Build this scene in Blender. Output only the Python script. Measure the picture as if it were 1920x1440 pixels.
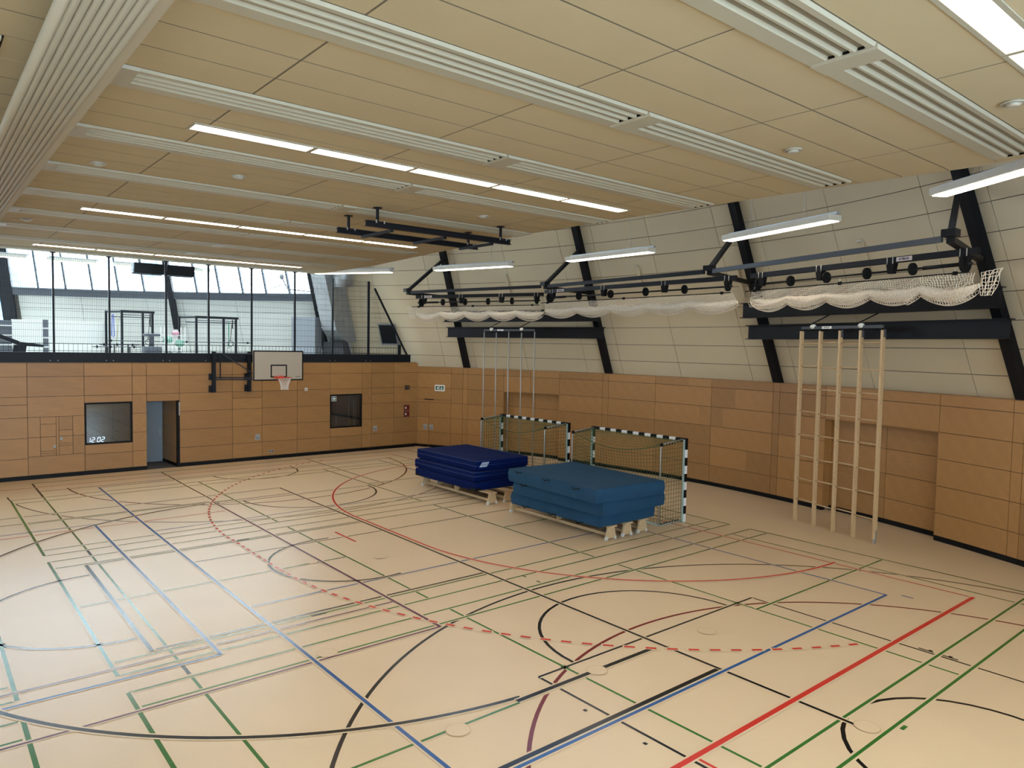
import bpy, math, random
from math import sin, cos, pi, radians, degrees, hypot, atan2
from mathutils import Vector, Matrix
random.seed(7)
S = bpy.context.scene
COL = S.collection
for o in list(bpy.data.objects): bpy.data.objects.remove(o)

# ------------------------------------------------------------------ camera
cam_d = bpy.data.cameras.new('camera'); cam = bpy.data.objects.new('camera', cam_d); COL.objects.link(cam); S.camera = cam
YAW, PIT, ROL = 0.69352119, 0.05218219, 0.01762986
cam_d.sensor_width = 36.0; cam_d.lens = 1358.42214/1920*36.0; cam_d.clip_end = 300
cy, sy, cp, sp, cr, sr = cos(YAW), sin(YAW), cos(PIT), sin(PIT), cos(ROL), sin(ROL)
Ry = Matrix(((cy,-sy,0),(sy,cy,0),(0,0,1))); Bm = Matrix(((1,0,0),(0,0,-1),(0,1,0)))
Rx = Matrix(((1,0,0),(0,cp,-sp),(0,sp,cp))); Rz_ = Matrix(((cr,-sr,0),(sr,cr,0),(0,0,1)))
R = Rz_ @ Rx @ Bm @ Ry
M4 = Matrix(((R[0][0],-R[1][0],-R[2][0],0),(R[0][1],-R[1][1],-R[2][1],0),(R[0][2],-R[1][2],-R[2][2],4.28),(0,0,0,1)))
cam.matrix_world = M4

# ------------------------------------------------------------------ view, world
S.view_settings.view_transform = 'Standard'; S.view_settings.look = 'None'
S.view_settings.gamma = 1.0; S.view_settings.use_curve_mapping = False
S.view_settings.exposure = 1.63
LAMP = 6.0; SKY = 4.2
W = bpy.data.worlds.new('sky'); S.world = W; W.use_nodes = True
nt = W.node_tree; nt.nodes.clear()
out = nt.nodes.new('ShaderNodeOutputWorld'); bg = nt.nodes.new('ShaderNodeBackground'); nt.links.new(bg.outputs[0], out.inputs[0])
tc = nt.nodes.new('ShaderNodeTexCoord'); nz = nt.nodes.new('ShaderNodeTexNoise'); nz.inputs['Scale'].default_value = 2.2; nz.inputs['Detail'].default_value = 5
nt.links.new(tc.outputs['Generated'], nz.inputs['Vector'])
rp = nt.nodes.new('ShaderNodeValToRGB'); rp.color_ramp.elements[0].position = .36; rp.color_ramp.elements[0].color = (.30,.55,.95,1)
rp.color_ramp.elements[1].position = .50; rp.color_ramp.elements[1].color = (.86,.95,1,1)
nt.links.new(nz.outputs[0], rp.inputs[0])
# a gap of blue sky seen low at the left end of the gallery windows
gd = Vector((0.068,0.995,0.05)).normalized()
dt = nt.nodes.new('ShaderNodeVectorMath'); dt.operation = 'DOT_PRODUCT'; dt.inputs[1].default_value = gd
nt.links.new(tc.outputs['Generated'], dt.inputs[0])
mr = nt.nodes.new('ShaderNodeMapRange'); mr.inputs[1].default_value = cos(radians(2.6)); mr.inputs[2].default_value = cos(radians(1.9))
nt.links.new(dt.outputs['Value'], mr.inputs[0])
dt2 = nt.nodes.new('ShaderNodeVectorMath'); dt2.operation = 'DOT_PRODUCT'; dt2.inputs[1].default_value = Vector((0.228,0.97,0.085)).normalized()
nt.links.new(tc.outputs['Generated'], dt2.inputs[0])
mr2 = nt.nodes.new('ShaderNodeMapRange'); mr2.inputs[1].default_value = cos(radians(1.1)); mr2.inputs[2].default_value = cos(radians(.5)); nt.links.new(dt2.outputs['Value'], mr2.inputs[0])
ma = nt.nodes.new('ShaderNodeMath'); ma.operation = 'MAXIMUM'; nt.links.new(mr.outputs[0], ma.inputs[0]); nt.links.new(mr2.outputs[0], ma.inputs[1])
mx = nt.nodes.new('ShaderNodeMix'); mx.data_type = 'RGBA'; mx.inputs[7].default_value = (.10,.22,.40,1)
nt.links.new(ma.outputs[0], mx.inputs[0]); nt.links.new(rp.outputs[0], mx.inputs[6]); nt.links.new(mx.outputs[2], bg.inputs[0])
bg.inputs[1].default_value = SKY

# ------------------------------------------------------------------ materials
MATS = {}
def mat(name, col, rough=.5, metal=0, emit=None, es=0, spec=.5, bump=None, var=None, coat=0):
    m = bpy.data.materials.new(name); m.use_nodes = True; MATS[name] = m
    n = m.node_tree; b = n.nodes['Principled BSDF']
    b.inputs['Base Color'].default_value = (*col,1); b.inputs['Roughness'].default_value = rough; b.inputs['Metallic'].default_value = metal
    b.inputs['Specular IOR Level'].default_value = spec; b.inputs['Coat Weight'].default_value = coat
    if emit: b.inputs['Emission Color'].default_value = (*emit,1); b.inputs['Emission Strength'].default_value = es
    t = n.nodes.new('ShaderNodeTexCoord')
    if var:
        z = n.nodes.new('ShaderNodeTexNoise'); z.inputs['Scale'].default_value = var[0]; z.inputs['Detail'].default_value = 4
        mp = n.nodes.new('ShaderNodeMapping'); mp.inputs['Scale'].default_value = var[2] if len(var) > 2 else (1,1,1)
        n.links.new(t.outputs['Object'], mp.inputs[0]); n.links.new(mp.outputs[0], z.inputs['Vector'])
        r = n.nodes.new('ShaderNodeMapRange'); r.inputs[1].default_value = .3; r.inputs[2].default_value = .7; r.inputs[3].default_value = 1-var[1]; r.inputs[4].default_value = 1+var[1]
        n.links.new(z.outputs[0], r.inputs[0])
        v = n.nodes.new('ShaderNodeVectorMath'); v.operation = 'SCALE'; v.inputs[0].default_value = col
        n.links.new(r.outputs[0], v.inputs['Scale']); n.links.new(v.outputs[0], b.inputs['Base Color'])
    if bump:
        z = n.nodes.new('ShaderNodeTexNoise'); z.inputs['Scale'].default_value = bump[0]; z.inputs['Detail'].default_value = 3
        n.links.new(t.outputs['Object'], z.inputs['Vector'])
        u = n.nodes.new('ShaderNodeBump'); u.inputs['Strength'].default_value = bump[1]; u.inputs['Distance'].default_value = .02
        n.links.new(z.outputs[0], u.inputs['Height']); n.links.new(u.outputs[0], b.inputs['Normal'])
    return m
mat('floor',(.63,.465,.285),.36,spec=.5,var=(.8,.03),bump=(1.1,.05))
for nm, c in (('line_black',(.003,.003,.003)),('line_green',(.03,.125,.018)),('line_blue',(.022,.085,.235)),('line_red',(.52,.03,.018)),('line_maroon',(.15,.010,.008)),('line_purple',(.10,.03,.06))):
    mat(nm,c,.21,spec=.26)
mat('ceiling_tile',(.415,.335,.20),.9,spec=.2,var=(1.5,.02)); mat('dark_gap',(.02,.017,.012),.9); mat('ceiling_joint',(.13,.105,.065),.8)
mat('radiant',(.36,.325,.235),.45,spec=.4); mat('radiant_rib',(.20,.18,.13),.5)
mat('white_panel',(.56,.47,.32),.75,spec=.25,var=(.6,.02))
mat('white_gap',(.10,.09,.075),.9)
mat('steel',(.0035,.004,.006),.5,spec=.22); mat('steel_grey',(.055,.06,.07),.45,spec=.3); mat('galv',(.36,.37,.37),.4,metal=.5,var=(3,.12))
mat('anthracite',(.005,.0065,.010),.5,spec=.25); mat('black',(.002,.002,.0025),.55,spec=.2); mat('rubber',(.003,.003,.0035),.75,spec=.2)
mat('lamp_body',(.62,.62,.6),.45); mat('lamp_side',(.52,.47,.38),.5)
mat('diffuser',(.9,.86,.8),.5,emit=(1,.80,.62),es=LAMP); mat('diffuser_cool',(.9,.9,.88),.5,emit=(1,.88,.74),es=LAMP*.8)
mat('curtain',(.29,.245,.165),.75,var=(2,.03)); mat('curtain_light',(.35,.30,.21),.7)
mat('birch',(.50,.345,.185),.5,var=(9,.10,(1,1,6)),coat=.1)
mat('mat_blue',(.0006,.008,.065),.7,spec=.08,bump=(160,.25),var=(4,.08)); mat('mat_seam',(.045,.07,.20),.5)
mat('mat_teal',(.016,.055,.105),.75,spec=.12,bump=(14,.12),var=(3,.08))
mat('white_paint',(.72,.71,.68),.4); mat('white_plastic',(.55,.53,.47),.5); mat('galv_green',(.30,.40,.36),.4)
mat('alu',(.36,.35,.32),.42,metal=.5); mat('net_green',(.055,.095,.030),.8); mat('net_white',(.72,.64,.52),.8); mat('net_hoop',(.75,.73,.68),.8)
mat('bundle',(.70,.61,.48),.9,bump=(70,.9),var=(45,.22)); mat('board',(.42,.355,.265),.5); mat('orange',(.62,.07,.025),.45)
mat('grey_wall',(.30,.31,.32),.8); mat('grey_door',(.22,.25,.27),.5); mat('grey_floor',(.08,.078,.075),.6)
mat('gallery_white',(.58,.565,.505),.8); mat('gallery_floor',(.62,.62,.60),.7); mat('cab_dark',(.075,.08,.09),.6); mat('cab_grey',(.22,.235,.25),.6)
mat('sign_green',(.008,.075,.035),.5); mat('sign_white',(.75,.75,.72),.5,emit=(1,1,.95),es=.02); mat('alarm_red',(.12,.018,.015),.5)
mat('digit',(.7,.85,1),.5,emit=(.60,.82,1),es=.42); mat('lcd',(.30,.30,.28),.4); mat('equip_green',(.03,.22,.12),.5); mat('strap_blue',(.02,.05,.35),.6); mat('strap_yel',(.35,.30,.16),.6); mat('pink',(.5,.25,.28),.6)
mat('smoke',(.36,.32,.24),.3); mat('text_dark',(.03,.02,.05),.6); mat('label',(.50,.43,.42),.5)
def wood(name, base):
    m = mat(name, base, .42, spec=.4); n = m.node_tree; b = n.nodes['Principled BSDF']
    uv = n.nodes.new('ShaderNodeUVMap'); at = n.nodes.new('ShaderNodeAttribute'); at.attribute_name = 'tint'
    mp = n.nodes.new('ShaderNodeMapping'); mp.inputs['Scale'].default_value = (.9,9,1)
    n.links.new(uv.outputs[0], mp.inputs[0])
    ad = n.nodes.new('ShaderNodeVectorMath'); ad.operation = 'ADD'; n.links.new(mp.outputs[0], ad.inputs[0])
    sc = n.nodes.new('ShaderNodeVectorMath'); sc.operation = 'SCALE'; sc.inputs['Scale'].default_value = 40; n.links.new(at.outputs['Vector'], sc.inputs[0]); n.links.new(sc.outputs[0], ad.inputs[1])
    z = n.nodes.new('ShaderNodeTexNoise'); z.inputs['Scale'].default_value = 3; z.inputs['Detail'].default_value = 6; z.inputs['Roughness'].default_value = .65; z.inputs['Distortion'].default_value = .6
    n.links.new(ad.outputs[0], z.inputs['Vector'])
    z2 = n.nodes.new('ShaderNodeTexNoise'); z2.inputs['Scale'].default_value = 2.2; n.links.new(uv.outputs[0], z2.inputs['Vector'])
    r = n.nodes.new('ShaderNodeMapRange'); r.inputs[1].default_value = .3; r.inputs[2].default_value = .7; r.inputs[3].default_value = .88; r.inputs[4].default_value = 1.1; n.links.new(z.outputs[0], r.inputs[0])
    r2 = n.nodes.new('ShaderNodeMapRange'); r2.inputs[1].default_value = .3; r2.inputs[2].default_value = .7; r2.inputs[3].default_value = .95; r2.inputs[4].default_value = 1.05; n.links.new(z2.outputs[0], r2.inputs[0])
    sx = n.nodes.new('ShaderNodeSeparateXYZ'); n.links.new(at.outputs['Vector'], sx.inputs[0])
    r3 = n.nodes.new('ShaderNodeMapRange'); r3.inputs[3].default_value = .90; r3.inputs[4].default_value = 1.10; n.links.new(sx.outputs[0], r3.inputs[0])
    m1 = n.nodes.new('ShaderNodeMath'); m1.operation = 'MULTIPLY'; n.links.new(r.outputs[0], m1.inputs[0]); n.links.new(r2.outputs[0], m1.inputs[1])
    m2 = n.nodes.new('ShaderNodeMath'); m2.operation = 'MULTIPLY'; n.links.new(m1.outputs[0], m2.inputs[0]); n.links.new(r3.outputs[0], m2.inputs[1])
    v = n.nodes.new('ShaderNodeVectorMath'); v.operation = 'SCALE'; v.inputs[0].default_value = base; n.links.new(m2.outputs[0], v.inputs['Scale']); n.links.new(v.outputs[0], b.inputs['Base Color'])
    return m
wood('wall_wood',(.335,.17,.056)); mat('wood_gap',(.012,.005,.002),.8)
def glass(name, tint, refl):
    m = bpy.data.materials.new(name); m.use_nodes = True; MATS[name] = m; n = m.node_tree; n.nodes.clear()
    o = n.nodes.new('ShaderNodeOutputMaterial'); a = n.nodes.new('ShaderNodeBsdfTransparent'); a.inputs[0].default_value = (*tint,1)
    g = n.nodes.new('ShaderNodeBsdfGlossy'); g.inputs['Roughness'].default_value = .03; g.inputs[0].default_value = (.9,.95,1,1)
    f = n.nodes.new('ShaderNodeLayerWeight'); f.inputs[0].default_value = .25
    k = n.nodes.new('ShaderNodeMath'); k.operation = 'MULTIPLY_ADD'; k.inputs[1].default_value = .6; k.inputs[2].default_value = refl; n.links.new(f.outputs['Fresnel'], k.inputs[0])
    x = n.nodes.new('ShaderNodeMixShader'); n.links.new(k.outputs[0], x.inputs[0]); n.links.new(a.outputs[0], x.inputs[1]); n.links.new(g.outputs[0], x.inputs[2]); n.links.new(x.outputs[0], o.inputs[0])
glass('glass_sky',(.93,.97,.98),.02); glass('glass_room',(.6,.62,.64),.10)

# ------------------------------------------------------------------ mesh helpers
WL = {}
class MB:
    def __init__(s): s.v=[]; s.f=[]; s.uv=[]; s.t=[]; s.sm=[]
    def face(s, pts, uv=None, t=None, smooth=False):
        i=len(s.v); s.v+=[tuple(p) for p in pts]; s.f.append(tuple(range(i,i+len(pts)))); s.uv.append(uv); s.t.append(t); s.sm.append(smooth)
    def hexa(s, b, t, uv=None, tint=None):            # b, t: 4 points each, counter-clockwise from above
        i=len(s.v); s.v+=[tuple(p) for p in b]+[tuple(p) for p in t]
        for q in ((3,2,1,0),(4,5,6,7),(0,1,5,4),(1,2,6,5),(2,3,7,6),(3,0,4,7)):
            s.f.append(tuple(i+k for k in q)); s.uv.append([uv[k] for k in q] if uv else None); s.t.append(tint); s.sm.append(False)
    def box(s, x0,x1,y0,y1,z0,z1, tint=None, uvx=None):
        b=[(x0,y0,z0),(x1,y0,z0),(x1,y1,z0),(x0,y1,z0)]; t=[(x,y,z1) for x,y,_ in b]
        uv=None
        if tint is not None: uv=[((x+y),z) for x,y,z in b+t]
        s.hexa(b,t,uv,tint)
    def bar(s, p, q, w, h, up=(0,0,1)):               # rectangular bar from p to q
        p=Vector(p); q=Vector(q); d=(q-p).normalized(); u=Vector(up)
        sd=d.cross(u)
        if sd.length<1e-5: sd=d.cross(Vector((1,0,0)))
        sd.normalize(); u=sd.cross(d).normalized(); a=sd*w/2; c=u*h/2
        s.hexa([p-a-c,p+a-c,q+a-c,q-a-c],[p-a+c,p+a+c,q+a+c,q-a+c])
    def tube(s, pts, r, n=8, closed=False, caps=True):
        P=[Vector(p) for p in pts]; N=len(P); rings=[]; prev=None
        rr = r if isinstance(r,(list,tuple)) else [r]*N
        for k in range(N):
            if closed: d=(P[(k+1)%N]-P[k-1])
            else: d=P[min(k+1,N-1)]-P[max(k-1,0)]
            d.normalize()
            if prev is None:
                a=d.cross(Vector((0,0,1)))
                if a.length<1e-3: a=d.cross(Vector((1,0,0)))
            else: a=prev-d*prev.dot(d)
            a.normalize(); prev=a; b=d.cross(a)
            i=len(s.v); s.v+=[tuple(P[k]+(a*cos(2*pi*j/n)+b*sin(2*pi*j/n))*rr[k]) for j in range(n)]; rings.append(i)
        for k in range(N if closed else N-1):
            A=rings[k]; B=rings[(k+1)%N]
            for j in range(n):
                s.f.append((A+j,A+(j+1)%n,B+(j+1)%n,B+j)); s.uv.append(None); s.t.append(None); s.sm.append(n>4)
        if caps and not closed:
            s.f.append(tuple(rings[0]+j for j in range(n))[::-1]); s.f.append(tuple(rings[-1]+j for j in range(n)))
            for _ in (0,1): s.uv.append(None); s.t.append(None); s.sm.append(False)
    def disc(s, c, ax, r, th, n=20, r2=None):
        c=Vector(c); ax=Vector(ax).normalized(); s.tube([c-ax*th/2,c+ax*th/2],[r,r2 or r],n)
    def ball(s, c, r, sx=1, sy=1, sz=1, n=12, m=8, zmin=-1):
        i=len(s.v); rows=[]
        for k in range(m+1):
            th=pi*k/m; z=max(cos(th),zmin)
            rows.append(len(s.v)); s.v+=[(c[0]+r*sx*sin(th)*cos(2*pi*j/n),c[1]+r*sy*sin(th)*sin(2*pi*j/n),c[2]+r*sz*z) for j in range(n)]
        for k in range(m):
            for j in range(n):
                s.f.append((rows[k]+j,rows[k+1]+j,rows[k+1]+(j+1)%n,rows[k]+(j+1)%n)); s.uv.append(None); s.t.append(None); s.sm.append(True)
    def build(s, name, m, parent=None, origin=None, bevel=0, sub=0):
        if parent is not None: off=WL[parent.name]
        elif origin is not None: off=Vector(origin)
        else:
            xs=[v[0] for v in s.v]; ys=[v[1] for v in s.v]; zs=[v[2] for v in s.v]
            off=Vector(((min(xs)+max(xs))/2,(min(ys)+max(ys))/2,min(zs)))
        me=bpy.data.meshes.new(name); me.from_pydata([(v[0]-off[0],v[1]-off[1],v[2]-off[2]) for v in s.v],[],s.f)
        me.materials.append(MATS[m]); me.polygons.foreach_set('use_smooth',s.sm)
        if any(u is not None for u in s.uv):
            L=me.uv_layers.new(name='UVMap'); T=me.color_attributes.new('tint','FLOAT_COLOR','CORNER')
            k=0
            for fi,f in enumerate(s.f):
                for j in range(len(f)):
                    if s.uv[fi]: L.data[k].uv=s.uv[fi][j]
                    if s.t[fi] is not None: T.data[k].color=(*s.t[fi],1)
                    k+=1
        o=bpy.data.objects.new(name,me); COL.objects.link(o)
        if parent is not None: o.parent=parent; WL[o.name]=Vector(off)
        else: o.location=off; WL[o.name]=Vector(off)
        if bevel:
            b=o.modifiers.new('bevel','BEVEL'); b.width=bevel; b.segments=2; b.limit_method='ANGLE'
        if sub:
            b=o.modifiers.new('sub','SUBSURF'); b.levels=sub; b.render_levels=sub
        return o
def tag(o, label, cat=None, group=None):
    o['label']=label
    if cat: o['category']=cat
    if group: o['group']=group
    return o
def struct(o): o['kind']='structure'; return o
def thing(name, base, label, cat, group=None):
    o=bpy.data.objects.new(name,None); COL.objects.link(o); o.location=base; o.empty_display_size=.2; WL[o.name]=Vector(base)
    return tag(o,label,cat,group)
def part(name, m, parent, fn, **k):
    b=MB(); fn(b); return b.build(name,m,parent,**k)
def copy_tree(o, parent=None, loc=None):
    c=o.copy(); COL.objects.link(c)
    if parent is not None: c.parent=parent
    if loc is not None: c.location=loc
    for ch in list(o.children): copy_tree(ch,c)
    return c
def text(s, m, parent, loc, xdir, updir, size, name='lettering', thick=.002):
    cu=bpy.data.curves.new(name,'FONT'); cu.body=s; cu.size=size; cu.align_x='CENTER'; cu.align_y='CENTER'; cu.extrude=thick
    t=bpy.data.objects.new(name,cu); COL.objects.link(t)
    bpy.context.view_layer.update()
    me=bpy.data.meshes.new_from_object(t.evaluated_get(bpy.context.evaluated_depsgraph_get()))
    bpy.data.objects.remove(t); x=Vector(xdir).normalized(); u=Vector(updir).normalized(); z=x.cross(u).normalized(); u=z.cross(x)
    off=Vector(loc)-WL[parent.name]
    for v in me.vertices: p=v.co.copy(); v.co=off+x*p.x+u*p.y+z*p.z
    me.materials.clear(); me.materials.append(MATS[m])
    o=bpy.data.objects.new(name,me); COL.objects.link(o); o.parent=parent; return o

# ------------------------------------------------------------------ geometry of the round hall
CX, CY, R0, KL = -4.726, 14.304, 24.09, .44
ZC = 6.88; YE = 25.9; ZG = 3.2
def rz(z): return R0-KL*(z-3.35)
def rad(az, r, z): a=radians(az); return Vector((CX+r*cos(a),CY+r*sin(a),z))
def uvw(az): a=radians(az); return Vector((cos(a),sin(a),0)), Vector((-sin(a),cos(a),0))
KAZ = [70.2,54.6,39.0,23.4,8.1,-7.5,-23.5,-39.0]

# ---- floor
b=MB(); b.face([(-16,-4,0),(22,-4,0),(22,YE+.6,0),(-16,YE+.6,0)]); b.face([(-16,-4,-.1),(-16,YE+.6,-.1),(22,YE+.6,-.1),(22,-4,-.1)])
floor=struct(b.build('floor','floor',origin=(0,0,0)))
STEP=.0006
def seg(b,p,q,w,z):
    p=Vector((*p,z)); q=Vector((*q,z)); d=(q-p).normalized(); s=Vector((-d.y,d.x,0))*w/2
    b.face([p-s,q-s,q+s,p+s])
def arc(b,c,r,a0,a1,w,z,n=None):
    n=n or max(8,int(abs(a1-a0)*r/12))
    for k in range(n):
        A=radians(a0+(a1-a0)*k/n); B=radians(a0+(a1-a0)*(k+1)/n); i,o=r-w/2,r+w/2
        P=lambda a,q:(c[0]+q*cos(a),c[1]+q*sin(a),z)
        b.face([P(A,i),P(A,o),P(B,o),P(B,i)] if a1>a0 else [P(B,i),P(B,o),P(A,o),P(A,i)])
lines={}; masks=MB()
def mb(c): return lines.setdefault(c,MB())
def X(c,y,x0,x1,pr,w=.04):
    z=.001+pr*STEP; seg(mb(c),(x0,y),(x1,y),w,z)
    if pr: seg(masks,(x0-.0,y),(x1+.0,y),w+.05,z-STEP*.5)
def Y(c,x,y0,y1,pr,w=.04):
    z=.001+pr*STEP; seg(mb(c),(x,y0),(x,y1),w,z)
    if pr: seg(masks,(x,y0),(x,y1),w+.05,z-STEP*.5)
def A(c,cc,r,a0,a1,pr,w=.05):
    z=.001+pr*STEP; arc(mb(c),cc,r,a0,a1,w,z)
    if pr: arc(masks,cc,r,a0,a1,w+.05,z-STEP*.5)
G,K,B_,RD,MR,PU='line_green','line_black','line_blue','line_red','line_maroon','line_purple'
# badminton courts
for i,(y0,y1) in enumerate(((3.38,9.52),(10.09,16.10),(16.62,22.80))):
    a=.46 if i<2 else .44
    for yy in (y0,y1,y0+a,y1-a-.05 if i else y1-a): X(G,yy,1.96,15.42,3)
    for xx in (1.95,15.42): Y(G,xx,y0,y1,4,.05)
    for xx in (2.68,6.66,10.70,14.64): Y(G,xx,y0,y1,2)
    ym=(6.435,13.11,19.70)[i]
    X(G,ym,1.96,6.66,3); X(G,ym,10.70,15.42,3)
    Y(G,.89,y0,y1 if i<2 else y1,4,.05)
    for yy in (y0,y1,y0+.46,y1-.46): X(G,yy,-12.5,.86,2)
Y(K,2.68,9.60,10.02,1,.05); Y(K,2.68,16.16,16.58,1,.05); Y(K,2.68,22.85,25.13,1,.05)
Y(G,15.42,22.8,25.15,4); X(G,25.18,2.66,15.44,3)
# volleyball
Y(B_,4.11,5.42,23.5,7,.05); Y(B_,13.20,5.42,23.5,7); X(B_,5.42,4.11,13.2,7,.05); X(B_,23.5,4.11,13.2,3); X(B_,11.5,4.16,13.15,3); X(B_,17.42,4.16,8.28,3); X(B_,17.42,8.3,13.15,3); X(K,14.5,4.16,13.15,3,.035)
Y(B_,3.19,9.95,18.84,7,.05); X(B_,9.95,-6,3.19,7,.05); X(B_,18.84,-6,3.19,4)
# cross-wise basketball
Y(K,2.48,10.62,15.48,7,.06); X(K,15.48,2.52,8.26,3,.04); X(K,10.66,2.52,8.26,4,.05)
Y(K,8.28,3.69,20.56,5,.05); X(K,20.56,-6,8.28,3)
A(K,(6.45,13.05),6.56,95,263,8,.06); X(K,19.64,6.0,8.26,4); X(K,6.475,5.55,6.83,9,.07); X(K,6.475,7.03,8.1,9,.07)
X(K,5.505,-2,8.24,8,.07)
A(K,(6.72,13.09),1.55,80,280,6,.05); A(K,(2.42,13.02),1.79,90,270,4,.05)
# lengthwise basketball
for xx in (6.19,11.14): Y(K,xx,-2,6.80,1); Y(K,xx,19.42,25.15,1)
X(K,6.80,6.19,11.14,2); X(K,19.42,6.19,11.14,1)
A(K,(8.66,6.85),1.80,0,180,1); A(K,(8.69,19.4),1.87,180,360,1)
A(K,(8.66,2.67),6.72,0,180,1); A(K,(8.4,23.34),6.48,180,360,1,.04)
A(K,(8.64,2.51),1.34,-5,180,1,.05); A(K,(8.66,23.58),1.35,180,370,1); X(K,23.75,2.7,13.9,1)
# futsal areas
A(MR,(8.62,2.10),5.05,-5,185,0); A(MR,(8.57,23.9),5.18,180,360,0)
# handball
X(RD,4.42,-2,14.33,9,.07); Y(RD,14.31,4.42,24.45,6); X(RD,24.45,-2,14.3,3)
Y(RD,6.26,-2,4.38,6); A(RD,(14.40,12.95),6.01,180,270,8,.05); A(RD,(14.42,15.92),6.03,90,180,8,.05); Y(RD,8.39,12.95,15.92,8,.05)
Y(RD,7.33,14.0,15.0,6,.05)
Y(PU,6.12,8.96,19.66,6,.05); X(PU,8.965,-6,6.12,6,.04); X(PU,10.33,-6,6.09,6); X(RD,18.5,-6,6.04,3); X(K,19.8,-6,6.04,3)
def dashes():
    z=.001+11*STEP; m=mb(RD)
    path=[]; s=0
    def dash_arc(c,r,a0,a1):
        n=int(abs(radians(a1-a0))*r/.3)
        for k in range(n):
            a=a0+(a1-a0)*k/n; bb=a0+(a1-a0)*(k+.5)/n; lo,hi=min(a,bb),max(a,bb); arc(m,c,r,lo,hi,.055,z,1); arc(masks,c,r,lo-.15,hi+.15,.10,z-STEP*.5,1)
    dash_arc((14.5,13.09),9.22,180,246); dash_arc((14.5,15.83),9.25,180,108)
    y=13.15
    while y<15.8: seg(m,(5.27,y),(5.27,y+.15),.055,z); seg(masks,(5.27,y-.03),(5.27,y+.18),.10,z-STEP*.5); y+=.3
dashes()
for x,y in ((6.05,5.82),(6.05,4.91),(11.24,3.97),(11.24,3.71)): seg(mb(K),(x-.022,y),(x+.022,y),.05,.003)
for (x0,y0,x1,y1,c) in ((13.4,5.25,13.4,5.05,B_),(8.72,10.08,8.72,9.98,G),(8.73,9.7,8.73,9.6,G),(8.60,3.3,8.72,3.3,G),(11.20,4.12,11.20,3.92,K),(11.20,3.80,11.20,3.60,K),(8.26,3.50,8.30,3.46,K),(5.3,15.54,5.58,15.54,K),(4.75,10.53,5.0,10.53,K)):
    seg(mb(c),(x0,y0),(x1,y1),.035 if y0!=y1 else .045,.004)
o=masks.build('floor_edge_of_markings','floor',floor)
for c,m in lines.items(): m.build('court_marking',c,floor)
caps=MB(); rims=MB()
for x,y in ((4.35,9.12),(4.61,6.38),(6.93,6.47),(8.34,3.57),(9.24,6.38),(5.95,13.2),(7.2,12.7)):
    i=len(caps.v); caps.face([(x+.135*cos(2*pi*k/28),y+.135*sin(2*pi*k/28),.0095) for k in range(28)]); arc(rims,(x,y),.138,0,360,.008,.0097,36)
caps.build('socket_lid','floor',floor); rims.build('socket_rim','birch',floor)

# ---- end wall of birch panels
ZR=[.125,.645,1.26,1.88,2.5,3.105,3.52]
gap=.012
pan=MB(); back=MB()
def tint(): return (random.random(),random.random(),random.random())
def pan_end(x0,x1,z0,z1,y=YE): pan.box(x0+gap/2,x1-gap/2,y,y+.02,z0+gap/2,z1-gap/2,tint())
cols=[-16,-14,-12,-10,-8.2,-6.7,-5.2,-3.6,-2.1,-.6,.9,2.67,4.16,5.52,5.94,6.96,8.72,9.77,11.1,12.43,13.79,14.21,15.24,16.385]
for x0,x1 in zip(cols,cols[1:]):
    zs=list(ZR)
    if x0==4.16: zs=[.125,.645,.945,None,2.27,2.5,3.105,3.52]
    elif x0==5.94: zs=[None,2.25,2.5,3.105,3.52]
    elif x0==12.43: zs=[.125,.645,.985,None,2.285,2.5,3.105,3.52]
    elif x0 in (.9,8.72,14.21): zs=[.125,.645,1.26,1.88,2.27,2.5,3.105,3.52]
    elif x0==2.67:
        for a0,a1,zz in ((2.67,2.99,(.69,1.27,1.88)),(2.99,3.40,(.69,.76,.83,1.27,1.66,1.88)),(3.40,3.47,(.69,1.88)),(3.47,3.84,(.69,.98,1.05,1.27,1.46,1.88)),(3.84,4.16,(.69,1.27,1.88))):
            for z0,z1 in zip(zz,zz[1:]): pan_end(a0,a1,z0,z1)
        zs=[.125,.69,None,1.88,2.5,3.105,3.52]
    for z0,z1 in zip(zs,zs[1:]):
        if z0 is not None and z1 is not None: pan_end(x0,x1,z0,z1)
for x0,x1,z0,z1 in ((-16,4.16,0,3.52),(4.16,5.52,0,.945),(4.16,5.52,2.27,3.52),(5.52,5.94,0,3.52),(5.94,6.96,2.25,3.52),(6.96,12.43,0,3.52),(12.43,13.79,0,.985),(12.43,13.79,2.285,3.52),(13.79,16.3,0,3.52)):
    back.box(x0,x1,YE+.016,YE+.12,z0,z1)
pan.box(-16,16.3,YE-.004,YE+.3,3.52,3.535,(.5,.5,.5))
we=struct(pan.build('wall_far','wall_wood')); back.build('wall_backing','wood_gap',we)
bb=MB()
for x0,x1 in ((-16,5.94),(6.96,16.25)): bb.box(x0,x1,YE-.012,YE+.02,0,.115)
struct(bb.build('baseboard_far','black'))

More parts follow.
